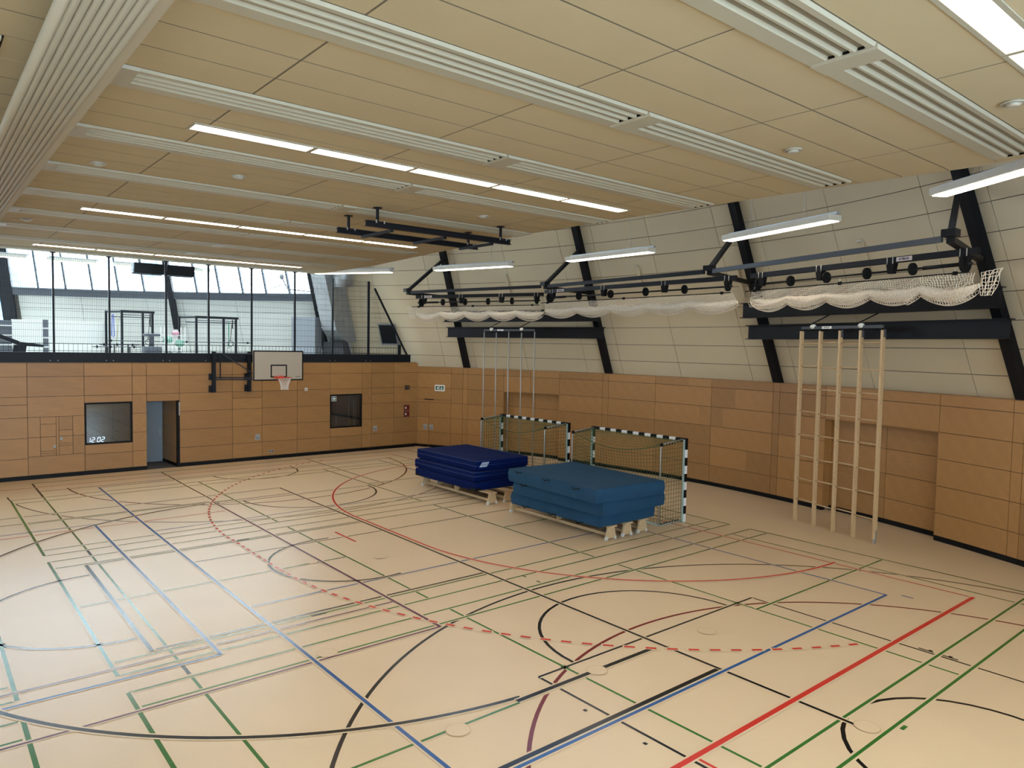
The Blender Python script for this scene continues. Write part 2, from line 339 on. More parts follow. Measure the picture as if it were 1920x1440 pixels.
# ---- curved birch wall
pan=MB(); back=MB()
def arcbox(b,a0,a1,r0,r1,z0,z1,t=None,n=None,g=0):
    dg=degrees(g/2/R0); a0,a1=min(a0,a1)+dg,max(a0,a1)-dg
    n=n or max(1,int((a1-a0)/1.2)+1)
    for k in range(n):
        p=a0+(a1-a0)*k/n; q=a0+(a1-a0)*(k+1)/n
        P=[rad(p,r0,0),rad(p,r1,0),rad(q,r1,0),rad(q,r0,0)]
        u0,u1=radians(p)*R0,radians(q)*R0
        B=[(v.x,v.y,z0) for v in P]; T=[(v.x,v.y,z1) for v in P]
        b.hexa(B,T,[(u0,z0),(u0,z0),(u1,z0),(u1,z0),(u0,z1),(u0,z1),(u1,z1),(u1,z1)] if t else None,t)
def pan_side(a0,a1,z0,z1,r=R0): arcbox(pan,a0,a1,r,r+.02,z0+gap/2,z1-gap/2,tint(),g=gap)
ZS=[.115,.64,1.26,1.88,2.49,3.10,3.355]
az=[-52,-47.5,-43.5,-39.3,-38.7,-33.2,-28.8,-23.78,-23.2,-19.09,-15.2,-11.43,-7.84,-7.3,-2.0,3.26,7.95,8.55,13.09,16.17,19.15,23.15,23.69,25.01,28.96,29.2]
for a0,a1 in zip(az,az[1:]):
    for z0,z1 in zip(ZS,ZS[1:]):
        if (a0 in (-19.09,-15.2,13.09,16.17)) and z1<=2.5: continue
        if a0==25.01 and z1<=2.0: continue
        if a0==25.01 and z0==1.88: pan_side(a0,a1,2.0,z1); continue
        pan_side(a0,a1,z0,z1)
for a0,a1 in ((25.01,27.5),(27.5,28.96)):
    for z0,z1 in ((.02,.64),(.64,1.26),(1.26,1.88),(1.88,2.0)): pan_side(a0,a1,z0,z1)
for a0,a1 in ((-19.09,-11.43),(13.09,19.15)):   # recessed store-room gates
    mid=a0+(a1-a0)*.49
    for p,q in ((a0,mid),(mid,a1)):
        for z0,z1 in zip(ZS[:4],ZS[1:5]): arcbox(pan,p,q,R0+.27,R0+.29,z0+gap/2,z1-gap/2,tint(),g=gap)
    arcbox(back,a0,a1,R0+.286,R0+.33,0,2.49)
    for a in (a0,a1):
        A0=rad(a-.02,R0,0); A1=rad(a-.02,R0+.3,0); A2=rad(a+.02,R0+.3,0); A3=rad(a+.02,R0,0)
        pan.hexa([(v.x,v.y,.1) for v in (A0,A1,A2,A3)],[(v.x,v.y,2.49) for v in (A0,A1,A2,A3)],[(0,0),(.3,0),(.3,0),(0,0),(0,2.4),(.3,2.4),(.3,2.4),(0,2.4)],tint())
    arcbox(pan,a0,a1,R0,R0+.3,2.47,2.49,tint())
for a0,a1,z0 in ((-52,-19.09,0),(-19.09,-11.43,2.5),(-11.43,13.09,0),(13.09,19.15,2.5),(19.15,29.2,0)): arcbox(back,a0,a1,R0+.017,R0+.12,z0,3.35)
arcbox(pan,-52,29.2,R0-.0,R0+.32,3.352,3.362,(.5,.5,.5))
ws=struct(pan.build('wall_right','wall_wood')); back.build('wall_backing','wood_gap',ws)
bb=MB()
for a0,a1,r in ((-52,-19.09,R0-.012),(-19.09,-11.43,R0+.26),(-11.43,13.09,R0-.012),(13.09,19.15,R0+.26),(19.15,25.01,R0-.012),(25.01,27.47,R0-.012),(27.53,29.3,R0-.012)): arcbox(bb,a0,a1,r,r+.05,0,.11)
struct(bb.build('baseboard_right','black'))

# ---- white leaning wall (cone)
OF=.25
def conequad(b,a0,a1,z0,z1,of=OF,th=.03,n=None,g=.008):
    dg=degrees(g/R0); a0+=dg; a1-=dg; z0+=g; z1-=g
    n=n or max(1,int((a1-a0)/2)+1)
    for k in range(n):
        p=a0+(a1-a0)*k/n; q=a0+(a1-a0)*(k+1)/n
        B=[rad(p,rz(z0)+of,z0),rad(p,rz(z0)+of+th,z0),rad(q,rz(z0)+of+th,z0),rad(q,rz(z0)+of,z0)]
        T=[rad(p,rz(z1)+of,z1),rad(p,rz(z1)+of+th,z1),rad(q,rz(z1)+of+th,z1),rad(q,rz(z1)+of,z1)]
        b.hexa(B,T)
vj=[-52,-46.4,-40.3]
for k in range(-2,6):
    s=k*15.62; vj+= [-5.15+s,1.2+s,6.85+s] if k!=2 else [26.0,32.3,36.2]
vj=sorted(set(round(v,2) for v in vj if -52<=v<=72.5))+[72.5]
zj=[3.35,3.84,4.40,4.97,5.53,6.10,6.65,7.20,7.74,8.28,8.82,9.4]
b=MB(); bk=MB(); gb=MB()
for a0,a1 in zip(vj,vj[1:]):
    top=36.0
    for z0,z1 in zip(zj,zj[1:]):
        if a0>=36.1: 
            if z0>6.0: continue
            z1=min(z1,6.03)
            if a0>=67.9 and z1>0: continue
        conequad(gb if a0>=36.1 else b,a0,min(a1,70.0) if a0<67.9 else a1,z0,z1)
conequad(bk,-52,36.2,3.3,9.4,OF+.026,.08,40,0); conequad(bk,36.2,69.9,3.3,6.03,OF+.026,.08,20,0)
wu=struct(b.build('wall_right_upper','white_panel')); struct(gb.build('wall_gallery_upper','gallery_white')); bk.build('wall_backing','white_gap',wu)
def cbar(b,a0,a1,z0,z1,o0,o1,n):
    for k in range(n):
        p=a0+(a1-a0)*k/n; q=a0+(a1-a0)*(k+1)/n
        b.hexa([rad(p,rz(z0)+o0,z0),rad(p,rz(z0)+o1,z0),rad(q,rz(z0)+o1,z0),rad(q,rz(z0)+o0,z0)],[rad(p,rz(z1)+o0,z1),rad(p,rz(z1)+o1,z1),rad(q,rz(z1)+o1,z1),rad(q,rz(z1)+o0,z1)])
b=MB(); cbar(b,36.2,72.5,6.02,6.30,.02,.30,20); struct(b.build('trim_1','steel_grey'))
# ---- gallery windows: one glazed band per bay, each with sill rail and mullions
ml=[36.2,39.4,41.85,44.45,47.0,49.5,51.9,54.6,57.3,59.85,62.35,64.85,67.35,70.2]
bays=[(36.2,39.4,[36.2,37.6,39.4]),(39.4,54.6,[39.4,41.85,44.45,47.0,49.5,51.9,54.6]),(54.6,70.2,[54.6,57.3,59.85,62.35,64.85,67.35,70.2])]
for i,(a0,a1,ms) in enumerate(bays):
    g=MB(); cbar(g,a0,a1,6.30,10.4,.235,.25,len(ms)*2)
    w=struct(g.build('window_%d'%(i+3),'glass_sky'))
    f=MB()
    for a in ms:
        p=rad(a,rz(6.3)+.18,6.3); q=rad(a,rz(10.4)+.18,10.4); f.bar(p,q,.065,.13,up=(-cos(radians(a)),-sin(radians(a)),0))
    f.build('mullion','steel_grey',w)
    f=MB(); cbar(f,a0,a1,6.29,6.34,.12,.28,8); cbar(f,a0,a1,9.1,9.16,.12,.28,8); f.build('transom','lamp_body',w)
g=MB(); cbar(g,70.2,86,4.6,10.4,.235,.25,10); w=struct(g.build('window_6','glass_sky'))
f=MB()
for a in (72.9,75.5,78,80.6,83.2,86):
    f.bar(rad(a,rz(4.6)+.18,4.6),rad(a,rz(10.4)+.18,10.4),.065,.13,up=(-cos(radians(a)),-sin(radians(a)),0))
cbar(f,70.2,86,6.05,6.25,.1,.28,8); cbar(f,70.2,86,4.55,4.62,.1,.28,8); f.build('mullion','steel_grey',w)
b=MB(); cbar(b,69.9,86,3.2,4.58,.22,.32,10); struct(b.build('wall_gallery','gallery_white'))
# closing walls, roof, gallery slab
b=MB(); b.box(-16.1,-16,-4,YE,0,10.4); struct(b.build('wall_left','grey_wall'))
b=MB(); b.box(-16,14,-4.1,-4,0,1.2); b.box(-16,14,-4.1,-4,6.6,10.4)
for x in range(-16,15,3): b.box(x-.1,x+.1,-4.1,-4,1.2,6.6)
struct(b.build('wall_back','white_panel'))
b=MB(); b.box(-16,14,-4.07,-4.05,1.2,6.6); struct(b.build('window_7','glass_sky'))  # unseen glazing behind the camera, enlarged to brighten the near floor
b=MB(); b.box(-16.1,-16,YE,40,3.2,10.4); struct(b.build('wall_gallery_side','grey_wall'))
b=MB(); n=64
b.face([(CX+17*cos(2*pi*k/n),CY+17*sin(2*pi*k/n),10.42) for k in range(n)]); b.face([(CX+17*cos(2*pi*k/n),CY+17*sin(2*pi*k/n),10.6) for k in range(n)][::-1])
def ring(b,r0,r1,z0,z1,a0,a1,n):
    for k in range(n):
        p=a0+(a1-a0)*k/n; q=a0+(a1-a0)*(k+1)/n
        P=[rad(p,r0,0),rad(p,r1,0),rad(q,r1,0),rad(q,r0,0)]; b.hexa([(v.x,v.y,z0) for v in P],[(v.x,v.y,z1) for v in P])
ring(b,17,22.6,10.42,10.6,120,395,60)
struct(b.build('ceiling_roof','grey_wall'))
b=MB(); ring(b,17,22.6,10.46,10.48,35,120,20); w=struct(b.build('window_8','glass_sky')); b=MB()  # roof glazing added out of view to bring more daylight into the gallery
for a in range(35,121,5): b.bar(rad(a,17,10.44),rad(a,22.6,10.44),.08,.12)
b.build('rafter','steel_grey',w)
b=MB(); ring(b,24.5,24.6,-.1,3.3,-60,120,60); struct(b.build('wall_outer','grey_wall'))
b=MB(); P=[(-16,YE+.12)]+[(rad(a,24.4,0).x,rad(a,24.4,0).y) for a in range(118,28,-2) if rad(a,24.4,0).x>-16]+[(16.3,YE+.12)]
P=P[::-1]
b.face([(x,y,ZG) for x,y in P]); b.face([(x,y,ZG-.25) for x,y in P][::-1])
for (x0,y0),(x1,y1) in zip(P,P[1:]+P[:1]): b.face([(x0,y0,ZG-.25),(x1,y1,ZG-.25),(x1,y1,ZG),(x0,y0,ZG)])
struct(b.build('floor_gallery','gallery_floor'))

# ---- ceiling raft: tiles with open joints
edge=[(-3,11.5),(2.5,11.3),(3.9,11.42),(5.81,11.27),(8.06,11.17),(10.19,11.05),(13.18,11.08),(16.91,11.45),(21.72,11.95),(26.0,11.95)]
def ex(y):
    for (y0,x0),(y1,x1) in zip(edge,edge[1:]):
        if y<=y1: return x0+(x1-x0)*(y-y0)/(y1-y0)
    return edge[-1][1]
strips=[(2.86-2.445,3.47-2.445)]+[(2.86+2.447*k,3.48+2.447*k) for k in range(9)]+[(24.95,25.45)]
xb=[-16,-13.6,-11.3,-8.95,-6.6,-4.25,-1.9,.925]; xr=[1.36,2.83,5.19,7.545,9.90]
tl=MB(); jt=MB()
def tilerow(y0,y1,seamy=None):
    jt.box(-16,.92,y1-.0075,y1+.0075,ZC+.0005,ZC+.03); jt.box(1.36,ex(y1)-.02,y1-.0075,y1+.0075,ZC+.0005,ZC+.03)
    for q_ in xb[1:-1]+xr[1:]: jt.box(q_-.0075,q_+.0075,y0+.01,y1-.01,ZC+.0007,ZC+.03)
    for bx in (xb,xr+['e']):
        for x0,x1 in zip(bx,bx[1:]):
            g=.011
            if x1=='e': xa,xb2=ex(y0),ex(y1)
            else: xa=xb2=x1-g
            tl.hexa([(x0+g,y0+g,ZC),(xa,y0+g,ZC),(xb2,y1-g,ZC),(x0+g,y1-g,ZC)],[(x0+g,y0+g,ZC+.03),(xa,y0+g,ZC+.03),(xb2,y1-g,ZC+.03),(x0+g,y1-g,ZC+.03)])
prev=-3.9
light_rows=[2.10,9.38,16.75,24.15]
for (s0,s1) in strips+[(26.0,26.0)]:
    n=max(1,round((s0-prev)/.61)); h=(s0-prev)/n
    for k in range(n): tilerow(prev+h*k,prev+h*(k+1))
    if s1>s0:
        for x0,xa,xb2 in ((.68,.925,.925),(1.36,1.45,1.45),(6.29,6.31,6.31),(11.05,ex(s0),ex(s1))):
            tl.hexa([(x0,s0,ZC),(xa,s0,ZC),(xb2,s1,ZC),(x0,s1,ZC)],[(x0,s0,ZC+.03),(xa,s0,ZC+.03),(xb2,s1,ZC+.03),(x0,s1,ZC+.03)])
    prev=s1
ce=struct(tl.build('ceiling','ceiling_tile'))
jt.build('joint_rail','ceiling_joint',ce)
bk=MB(); P=[(-16,-3.9)]+[(x-.012,y) for y,x in edge if y>-3.9]+[(-16,26.0)]
bk.face([(x,y,ZC+.034) for x,y in P][::-1]); bk.face([(x,y,ZC+.16) for x,y in P])
bk.build('ceiling_backing','dark_gap',ce)
rim=MB()
for (y0,x0),(y1,x1) in zip(edge,edge[1:]): rim.hexa([(x0-.01,y0,ZC),(x0+.012,y0,ZC),(x1+.012,y1,ZC),(x1-.01,y1,ZC)],[(x0-.01,y0,ZC+.17),(x0+.012,y0,ZC+.17),(x1+.012,y1,ZC+.17),(x1-.01,y1,ZC+.17)])
rim.box(-16,11.95,25.98,26.0,ZC,ZC+.17)
rim.build('ceiling_rim','white_panel',ce)

# ---- ribbed radiant heating panels
nth=['first','second','third','fourth','fifth','sixth','seventh','eighth','ninth','tenth','eleventh']
def radiant(x0,x1,y0,y1,label,cap_left=True):
    t=thing('radiant_panel',((x0+x1)/2,(y0+y1)/2,ZC-.03),label,'heating panel','ribbed radiant panels across the ceiling')
    w=y1-y0; z=ZC
    prof=[(0,z-.002),(.02,z-.03),(.17*w/.62,z-.03)]
    yy=.18*w/.62; pitch=(w-.05*w/.62-yy)/3
    for k in range(3):
        a=yy+pitch*k; prof+=[(a,z-.03),(a+pitch*.2,z-.003),(a+pitch*.62,z-.003),(a+pitch*.8,z-.03)]
    prof+=[(w-.02,z-.03),(w,z-.002)]
    e0=x0+(.30 if cap_left else .02)
    def f(b):
        for (a,za),(c,zc) in zip(prof,prof[1:]):
            if za<z-.01 or zc<z-.01 or a<.01: b.face([(e0,y1-a,za),(x1,y1-a,za),(x1,y1-c,zc),(e0,y1-c,zc)])
    part('ribbed_sheet','radiant',t,f)
    for (a,za),(c,zc) in zip(prof[1:],prof[2:-1]):
        if za>z-.01 and zc>z-.01: part('perforated_band','radiant_rib',t,lambda b:b.face([(e0,y1-a,za),(x1,y1-a,za),(x1,y1-c,zc),(e0,y1-c,zc)]))
    part('end_plate','radiant',t,lambda b:b.hexa([(x0+.03,y0+.015,z-.035),(e0,y0+.015,z-.035),(e0,y1-.015,z-.035),(x0+.03,y1-.015,z-.035)],[(x0,y0,z-.002),(e0,y0,z-.002),(e0,y1,z-.002),(x0,y1,z-.002)]))
    for k in range(3):
        a=y1-yy-pitch*(k+.42); part('end_slot','black',t,lambda b:b.box(x1-.012,x1-.004,a-pitch*.22,a+pitch*.22,z-.026,z-.001))
for i,(s0,s1) in enumerate(strips):
    if i==0: continue
    radiant(1.45,6.29,s0,s1,'ribbed heating panel in %s ceiling strip from the camera, half beside the folded curtain'%nth[i-1])
    radiant(6.31,11.05,s0,s1,'ribbed heating panel in %s ceiling strip from the camera, half by the white leaning wall'%nth[i-1])
    if i<6: radiant(-4.0,.66,s0,s1,'ribbed heating panel in %s ceiling strip, left of the folded curtain'%nth[i-1],False)
# ---- recessed lamps
def troffer(x0,x1,y,label):
    t=thing('ceiling_lamp',((x0+x1)/2,y,ZC-.012),label,'ceiling light','recessed linear ceiling lamps')
    def f(b):
        b.box(x0,x1,y-.17,y-.125,ZC-.012,ZC+.002); b.box(x0,x1,y+.125,y+.17,ZC-.012,ZC+.002); b.box(x0,x0+.03,y-.125,y+.125,ZC-.012,ZC+.002); b.box(x1-.03,x1,y-.125,y+.125,ZC-.012,ZC+.002)
    part('frame','radiant',t,f)
    part('diffuser','diffuser',t,lambda b:b.box(x0+.03,x1-.03,y-.125,y+.125,ZC-.008,ZC-.001))
rown=['nearest','second','third','farthest']
pos=['leftmost','second from left','middle','fourth from left','rightmost']
for r,yr in enumerate(light_rows):
    for k in range(5): troffer(2.66+1.568*k,2.66+1.568*(k+1)-.01,yr,'lit recessed lamp, %s of five in the %s ceiling row'%(pos[k],rown[r]))
for yr in light_rows[:3]:
    for k in range(5): troffer(-12.5+1.568*k,-12.5+1.568*(k+1)-.01,yr,'lit recessed lamp beyond the folded curtain, %s of the %s row'%(pos[k],rown[light_rows.index(yr)]))
# ---- smoke detectors
for (x,y,l) in ((2.19,12.3,'beside the folded curtain'),(4.04,11.68,'left of the black hoist frame'),(8.82,5.02,'between two ribbed panels near the right'),(8.8,2.59,'at the top right corner of the view'),(2.02,19.15,'far left under the third light row'),(8.9,11.7,'above the black hoist frame')):
    t=thing('smoke_detector',(x,y,ZC-.05),'small round clear detector on the ceiling, '+l,'detector','small round ceiling detectors')
    part('base_ring','smoke',t,lambda b:b.disc((x,y,ZC-.01),(0,0,1),.11,.02,20)); part('dome','smoke',t,lambda b:b.disc((x,y,ZC-.035),(0,0,1),.05,.03,16,.085))
# ---- folded divider curtain
t=thing('divider_curtain',(1.1,11,6.55),'folded beige divider curtain, a ribbed bundle along the ceiling at left','curtain')
def f(b):
    for k in range(8): b.tube([(.925+.058*k,-3.5,6.615),(.925+.058*k,25.75,6.615)],.033,8)
    for k in range(3): b.tube([(.94-.02*k,-3.5,6.81-.062*k),(.94-.02*k,25.75,6.81-.062*k)],.035,8)
part('fabric_fold','curtain',t,f)
part('edge_roll','curtain_light',t,lambda b:b.tube([(.862,-3.5,6.63),(.862,25.75,6.63)],.045,10))
part('side_fascia','curtain_light',t,lambda b:b.box(1.355,1.44,-3.5,25.75,6.60,6.88))
part('top_sheet','curtain',t,lambda b:b.box(.92,1.36,-3.5,25.75,6.63,6.875))

# ------------------------------------------------------------------ steelwork on the leaning wall
ktxt={70.2:'at the left edge of the gallery windows',54.6:'behind the gallery speakers',39.0:'behind the silver duct',23.4:'left of the pole frame',8.1:'right of the pole frame',-7.5:'left of the wooden ladder frame',-23.5:'right of the wooden ladder frame'}
for a,l in ktxt.items():
    z0=3.365 if a<30 else 3.21
    w=.46 if a==70.2 else .22
    u,v=uvw(a); z1=10.3
    p=rad(a,rz(z0),z0); q=rad(a,rz(z1),z1)
    b=MB()
    if a==54.6: z0=4.75; p=rad(a,rz(z0),z0)
    B=[p+v*w/2,p-v*w/2,p-v*w/2+u*.21,p+v*w/2+u*.21]; T=[q+v*w/2,q-v*w/2,q-v*w/2+u*.21,q+v*w/2+u*.21]
    b.hexa([B[1],B[2],B[3],B[0]],[T[1],T[2],T[3],T[0]])
    t=b.build('steel_column','steel'); tag(t,'dark leaning steel column '+l,'column','leaning steel columns')
tips={23.4:(14.0,22.9),8.1:(15.36,16.95),-7.5:(14.94,10.57),-23.5:(13.12,4.64)}
ZA=6.14
for a,(x,y) in tips.items():
    t=thing('steel_outrigger',(x,y,ZA-.05),'black triangular steel bracket on the leaning column '+ktxt[a],'bracket','steel brackets carrying the net rails')
    c=rad(a,rz(ZA)-.0,ZA); top=rad(a,rz(7.5)-.02,7.5)
    part('arm','steel',t,lambda b:b.bar((x,y,ZA),c,.12,.10)); part('strut','steel',t,lambda b:b.bar((x,y,ZA+.08),top,.10,.10))
    part('tip_plate','steel',t,lambda b:b.box(x-.11,x+.11,y-.11,y+.11,ZA+.05,ZA+.17))
ks=list(tips)
nm=['left of the nets','between the middle brackets','towards the right bracket']
for i in range(3):
    (x0,y0),(x1,y1)=tips[ks[i]],tips[ks[i+1]]
    d=Vector((x1-x0,y1-y0,0)).normalized()
    t=MB(); t.bar((x0+d.x*.15,y0+d.y*.15,ZA+.03),(x1-d.x*.15,y1-d.y*.15,ZA+.03),.06,.10); o=t.build('tie_beam','steel_grey' if i==2 else 'steel'); tag(o,'straight steel tie beam joining bracket tips, '+nm[i],'beam','tie beams between bracket tips')
# wide horizontal I-beams
def ibeam(p,q,h,w,label,cat='beam',name='steel_beam',m='steel',grp='horizontal steel beams on the wall'):
    b=MB(); p=Vector(p); q=Vector(q)
    for dz,hh,ww in ((h/2-.01,.02,w),(-h/2+.01,.02,w),(0,h-.04,.03)): b.bar(p+Vector((0,0,dz)),q+Vector((0,0,dz)),ww,hh)
    o=b.build(name,m); return tag(o,label,cat,grp)
for (a,c,l) in ((23.4,8.1,'poles'),(-7.5,-23.5,'ladder')):
    s=1 if a>c else -1
    for z,h,ll in (((4.79,.40,'lower'),(5.39,.42,'upper')) if s>0 else ((4.81,.40,'lower'),(5.51,.42,'upper'))):
        r=rz(z)-.17
        p=rad(a+.9,r,z); q=rad(c-.9,r,z)
        ibeam(p,q,h,.26,'wide black steel I-beam on the leaning wall, %s of the pair over the %s'%(ll,{'poles':'climbing poles','ladder':'wooden ladder'}[l]))

# ------------------------------------------------------------------ ball-stop nets
def net_unit(i, p, q, xa, label):
    """p,q: rail ends (x,y); axle and rod hang below"""
    p=Vector((*p,0)); q=Vector((*q,0)); d=(q-p).normalized(); s=Vector((-d.y,d.x,0)); L=(q-p).length
    zr=[5.97,6.0,6.02][i]; za=zr-.20; zo=zr-.345
    at=lambda t,o=0,z=0: p+d*t+s*o+Vector((0,0,z))
    t=thing('safety_net_unit',at(L/2,0,zo-.9),label,'net','rolled-up safety nets over the side wall')
    part('rail','steel',t,lambda b:b.bar(at(0,0,zr),at(L,0,zr),.10,.11))
    part('axle','steel',t,lambda b:b.tube([at(.05,0,za),at(L-.1,0,za)],.02,8))
    part('drive_sleeve','steel',t,lambda b:b.tube([at(.25,0,za),at(.95,0,za)] if i<2 else [at(L-1.0,0,za),at(L-.3,0,za)],.033,8))
    part('net_rod','rubber',t,lambda b:b.tube([at(-.2,0,zo),at(L-.15,0,zo)],.013,6))
    n=6 if i<2 else 6
    for k in range(n):
        u=(.22+(L-.45)*k/(n-1)) if True else 0
        big=(k==0 and i<2) or (k==n-1 and i==2)
        part('cord_wheel','rubber',t,lambda b:b.disc(at(u,0,za),d,.15 if big else .115,.035,22))
    for k in range(4):
        u=.12+(L-.3)*k/3+(.22 if k<3 else -.05)
        def f(b):
            b.hexa([at(u-.055,-.05,za-.05),at(u+.055,-.05,za-.05),at(u+.055,.05,za-.05),at(u-.055,.05,za-.05)],[at(u-.085,-.06,zr-.055),at(u+.085,-.06,zr-.055),at(u+.085,.06,zr-.055),at(u-.085,.06,zr-.055)])
        h=part('axle_bearing','rubber',t,f)
        for e in (-.06,.06): part('clamp_bolt','alu',h,lambda b:b.tube([at(u+e,-.062,zr-.075),at(u+e,-.062,zr+.06)],.009,6)) if False else None
        for e in (-.06,.06):
            b=MB(); b.tube([at(u+e,-.062,zr-.075),at(u+e,-.062,zr+.06)],.009,6); b.tube([at(u+e,.062,zr-.075),at(u+e,.062,zr+.06)],.009,6); o=b.build('clamp_bolt','alu',t)
    for k in range(3):
        u=.1+(L-.5)*k/2
        part('stopper','rubber',t,lambda b:b.disc(at(u,0,zo),d,.035,.06,12))
        part('rope','net_hoop',t,lambda b:b.tube([at(u,0,za-.05),at(u,.0,zo+.03)],.006,4))
    u={0:.55,1:.75,2:L-1.35}[i]
    s0=-.053; lb=part('maker_label','label',t,lambda b:b.hexa([at(u-.16,s0,zr-.04),at(u+.16,s0,zr-.04),at(u+.16,s0-.004,zr-.04),at(u-.16,s0-.004,zr-.04)],[at(u-.16,s0,zr+.04),at(u+.16,s0,zr+.04),at(u+.16,s0-.004,zr+.04),at(u-.16,s0-.004,zr+.04)]))
    WL[lb.name]=WL[t.name]
    text('KÜBLER','text_dark',lb,at(u,-.0595,zr-.002),d,(0,0,1),.058)
    # net sheet and swagged bundle
    sw=L/5.0
    def low(x):                                     # centre line of the rolled bundle
        f=(x/sw)%1.0; amp=[.10,.08,.09][i]
        last=(i==2 and x>L-1.35) or (i==0 and x<1.1)
        return zo-.235-amp*(1-abs(2*f-1)**2)*(1.5 if last else 1)
    cell=.05; nx=int(L/cell); ny=7
    f=MB(); xs=[k*cell-.05 for k in range(nx+1)]
    def P(x,j):
        z0=zo-.01; z1=low(x)+.03; zz=z0+(z1-z0)*j/ny
        return at(x+.006*sin(x*37+j*1.7),.035*sin(x*5.1+j*.7)+.02*sin(x*17+j*2.1)+.05*j/ny,zz+.004*sin(x*61+j*3))
    for j in range(1,ny+1):
        for x0,x1 in zip(xs,xs[1:]):
            f.tube([P(x0,j),P(x1,j)],0.0055,3,caps=False)
    for x in xs:
        for j in range(ny): f.tube([P(x,j),P(x,j+1)],0.0055,3,caps=False)
    f.build('net_sheet','net_white',t)
    def bun(b):
        N=int(L/.045); nn=14; rows=[]
        for k in range(N+1):
            x=-.05+(L+.05)*k/N; c=at(x,.05+.02*sin(x*3),low(x)); fr=(x/sw)%1
            r=.066+.036*(1-abs(2*fr-1)**2)
            e=min(k,N-k)/6.0
            if e<1: r*=.5+.5*e
            rows.append(len(b.v))
            for j in range(nn):
                a=2*pi*j/nn; rr=r*(1+.13*sin(a*3+x*5)+.10*sin(a*7-x*23+2*sin(x*3)))
                v=c+s*(cos(a)*rr*.9)+Vector((0,0,sin(a)*rr*1.15)); b.v.append(tuple(v))
        for k in range(N):
            for j in range(nn):
                b.f.append((rows[k]+j,rows[k]+(j+1)%nn,rows[k+1]+(j+1)%nn,rows[k+1]+j)); b.uv.append(None); b.t.append(None); b.sm.append(True)
        for rw,rv in ((rows[0],1),(rows[-1],-1)): b.f.append(tuple(rw+j for j in range(nn))[::rv]); b.uv.append(None); b.t.append(None); b.sm.append(False)
    part('net_bundle','bundle',t,bun)
    # open meshes along the underside of the bundle
    f=MB()
    def Q(x,j):
        a=-pi*.93+pi*.86*j/6; fr=(x/sw)%1; r=.092+.055*(1-abs(2*fr-1)**2)
        return at(x+.025*(j%2),.05+cos(a)*r,low(x)+sin(a)*r*1.25)
    for x0,x1 in zip(xs,xs[1:]):
        for j in range(7): f.tube([Q(x0,j),Q(x1,j)],0.0055,3,caps=False)
    for x in xs:
        for j in range(6): f.tube([Q(x,j),Q(x,j+1)],0.0055,3,caps=False)
    f.build('loose_net_fold','net_white',t)
    if i==2 or i==0:
        xe=L+.02 if i==2 else -.1; sg=1 if i==2 else -1
        def tail(b):
            for k in range(9):
                for m in range(8):
                    f0=lambda k,m:at(xe+sg*(.0+.045*k*(1-.06*m)),.05+.02*sin(k*2+m),zo-.02-.055*m+.012*sin(k*3.1+m*1.3)+(.05*k/8 if m<3 else 0))
                    if k<8: b.tube([f0(k,m),f0(k+1,m)],0.0055,3,caps=False)
                    if m<7: b.tube([f0(k,m),f0(k,m+1)],0.0055,3,caps=False)
        part('net_tail','net_white',t,tail)
net_unit(0,(13.95,22.2),(15.75,17.45),0,'white net bundle on the left rail, farthest from the camera')
net_unit(1,(15.35,16.9),(15.15,9.95),1,'white net bundle on the long middle rail')
net_unit(2,(15.25,9.6),(13.85,4.45),2,'white net bundle on the right rail above the wooden ladder')

# ------------------------------------------------------------------ ladder frame and climbing poles
Lb=[Vector((17.19,9.36,0)),Vector((17.04,8.79,0)),Vector((16.87,8.22,0)),Vector((16.72,7.67,0)),Vector((16.57,7.12,0))]
dl=(Lb[4]-Lb[0]).normalized(); nl=Vector((-dl.y,dl.x,0)); 
if nl.x>0: nl=-nl          # towards the hall
Z=lambda z:Vector((0,0,z))
def frame_head(t,P0,P4,zt,beamr,a0,a1):
    d=(P4-P0).normalized(); n=Vector((-d.y,d.x,0)); n=-n if n.x>0 else n
    part('head_bar','steel_grey',t,lambda b:b.bar(P0+Z(zt),P4+Z(zt),.05,.07))
    for k,f in enumerate((.02,.62)):
        c=P0+(P4-P0)*f
        part('bracket_arm','rubber',t,lambda b:b.bar(c+Z(zt+.02),c-n*.55+Z(zt-.02),.06,.06))
        part('stay_rod','steel',t,lambda b:b.tube([c-n*.1+Z(zt+.04),c-n*.55+d*.75+Z(zt+.52)],.016,6))
        e=P0+(P4-P0)*(f+.13)
        g=part('round_float','net_hoop',t,lambda b:b.ball((e.x,e.y,zt+.03),.075,1,1,.8))
        part('spring_bar','rubber',t,lambda b:b.bar(e-d*.28+Z(zt-.06),e+d*.42+Z(zt-.07),.05,.05))
    lb=part('maker_label','sign_white',t,lambda b:b.bar(P0+(P4-P0)*.28+n*.03+Z(zt),P0+(P4-P0)*.40+n*.03+Z(zt),.006,.06))
    text('KÜBLER','text_dark',lb,P0+(P4-P0)*.34+n*.035+Z(zt-.0),d,(0,0,1),.05)
t=thing('climbing_ladder_frame',Lb[2],'tall pale wooden climbing ladder with five uprights, standing before the wall','climbing ladder')
for k,P in enumerate(Lb):
    def f(b):
        a=dl*.027; c=nl*.05; zb=0 if k<4 else .10
        b.hexa([P-a-c+Z(zb),P+a-c+Z(zb),P+a+c+Z(zb),P-a+c+Z(zb)],[P-a-c+Z(4.78),P+a-c+Z(4.78),P+a+c+Z(4.78),P-a+c+Z(4.78)])
    part('upright','birch',t,f,bevel=.006)
    if k>=2: part('hinge_fitting','steel_grey',t,lambda b:b.bar(P+dl*.05+Z(4.62),P+dl*.05+Z(4.80),.035,.05))
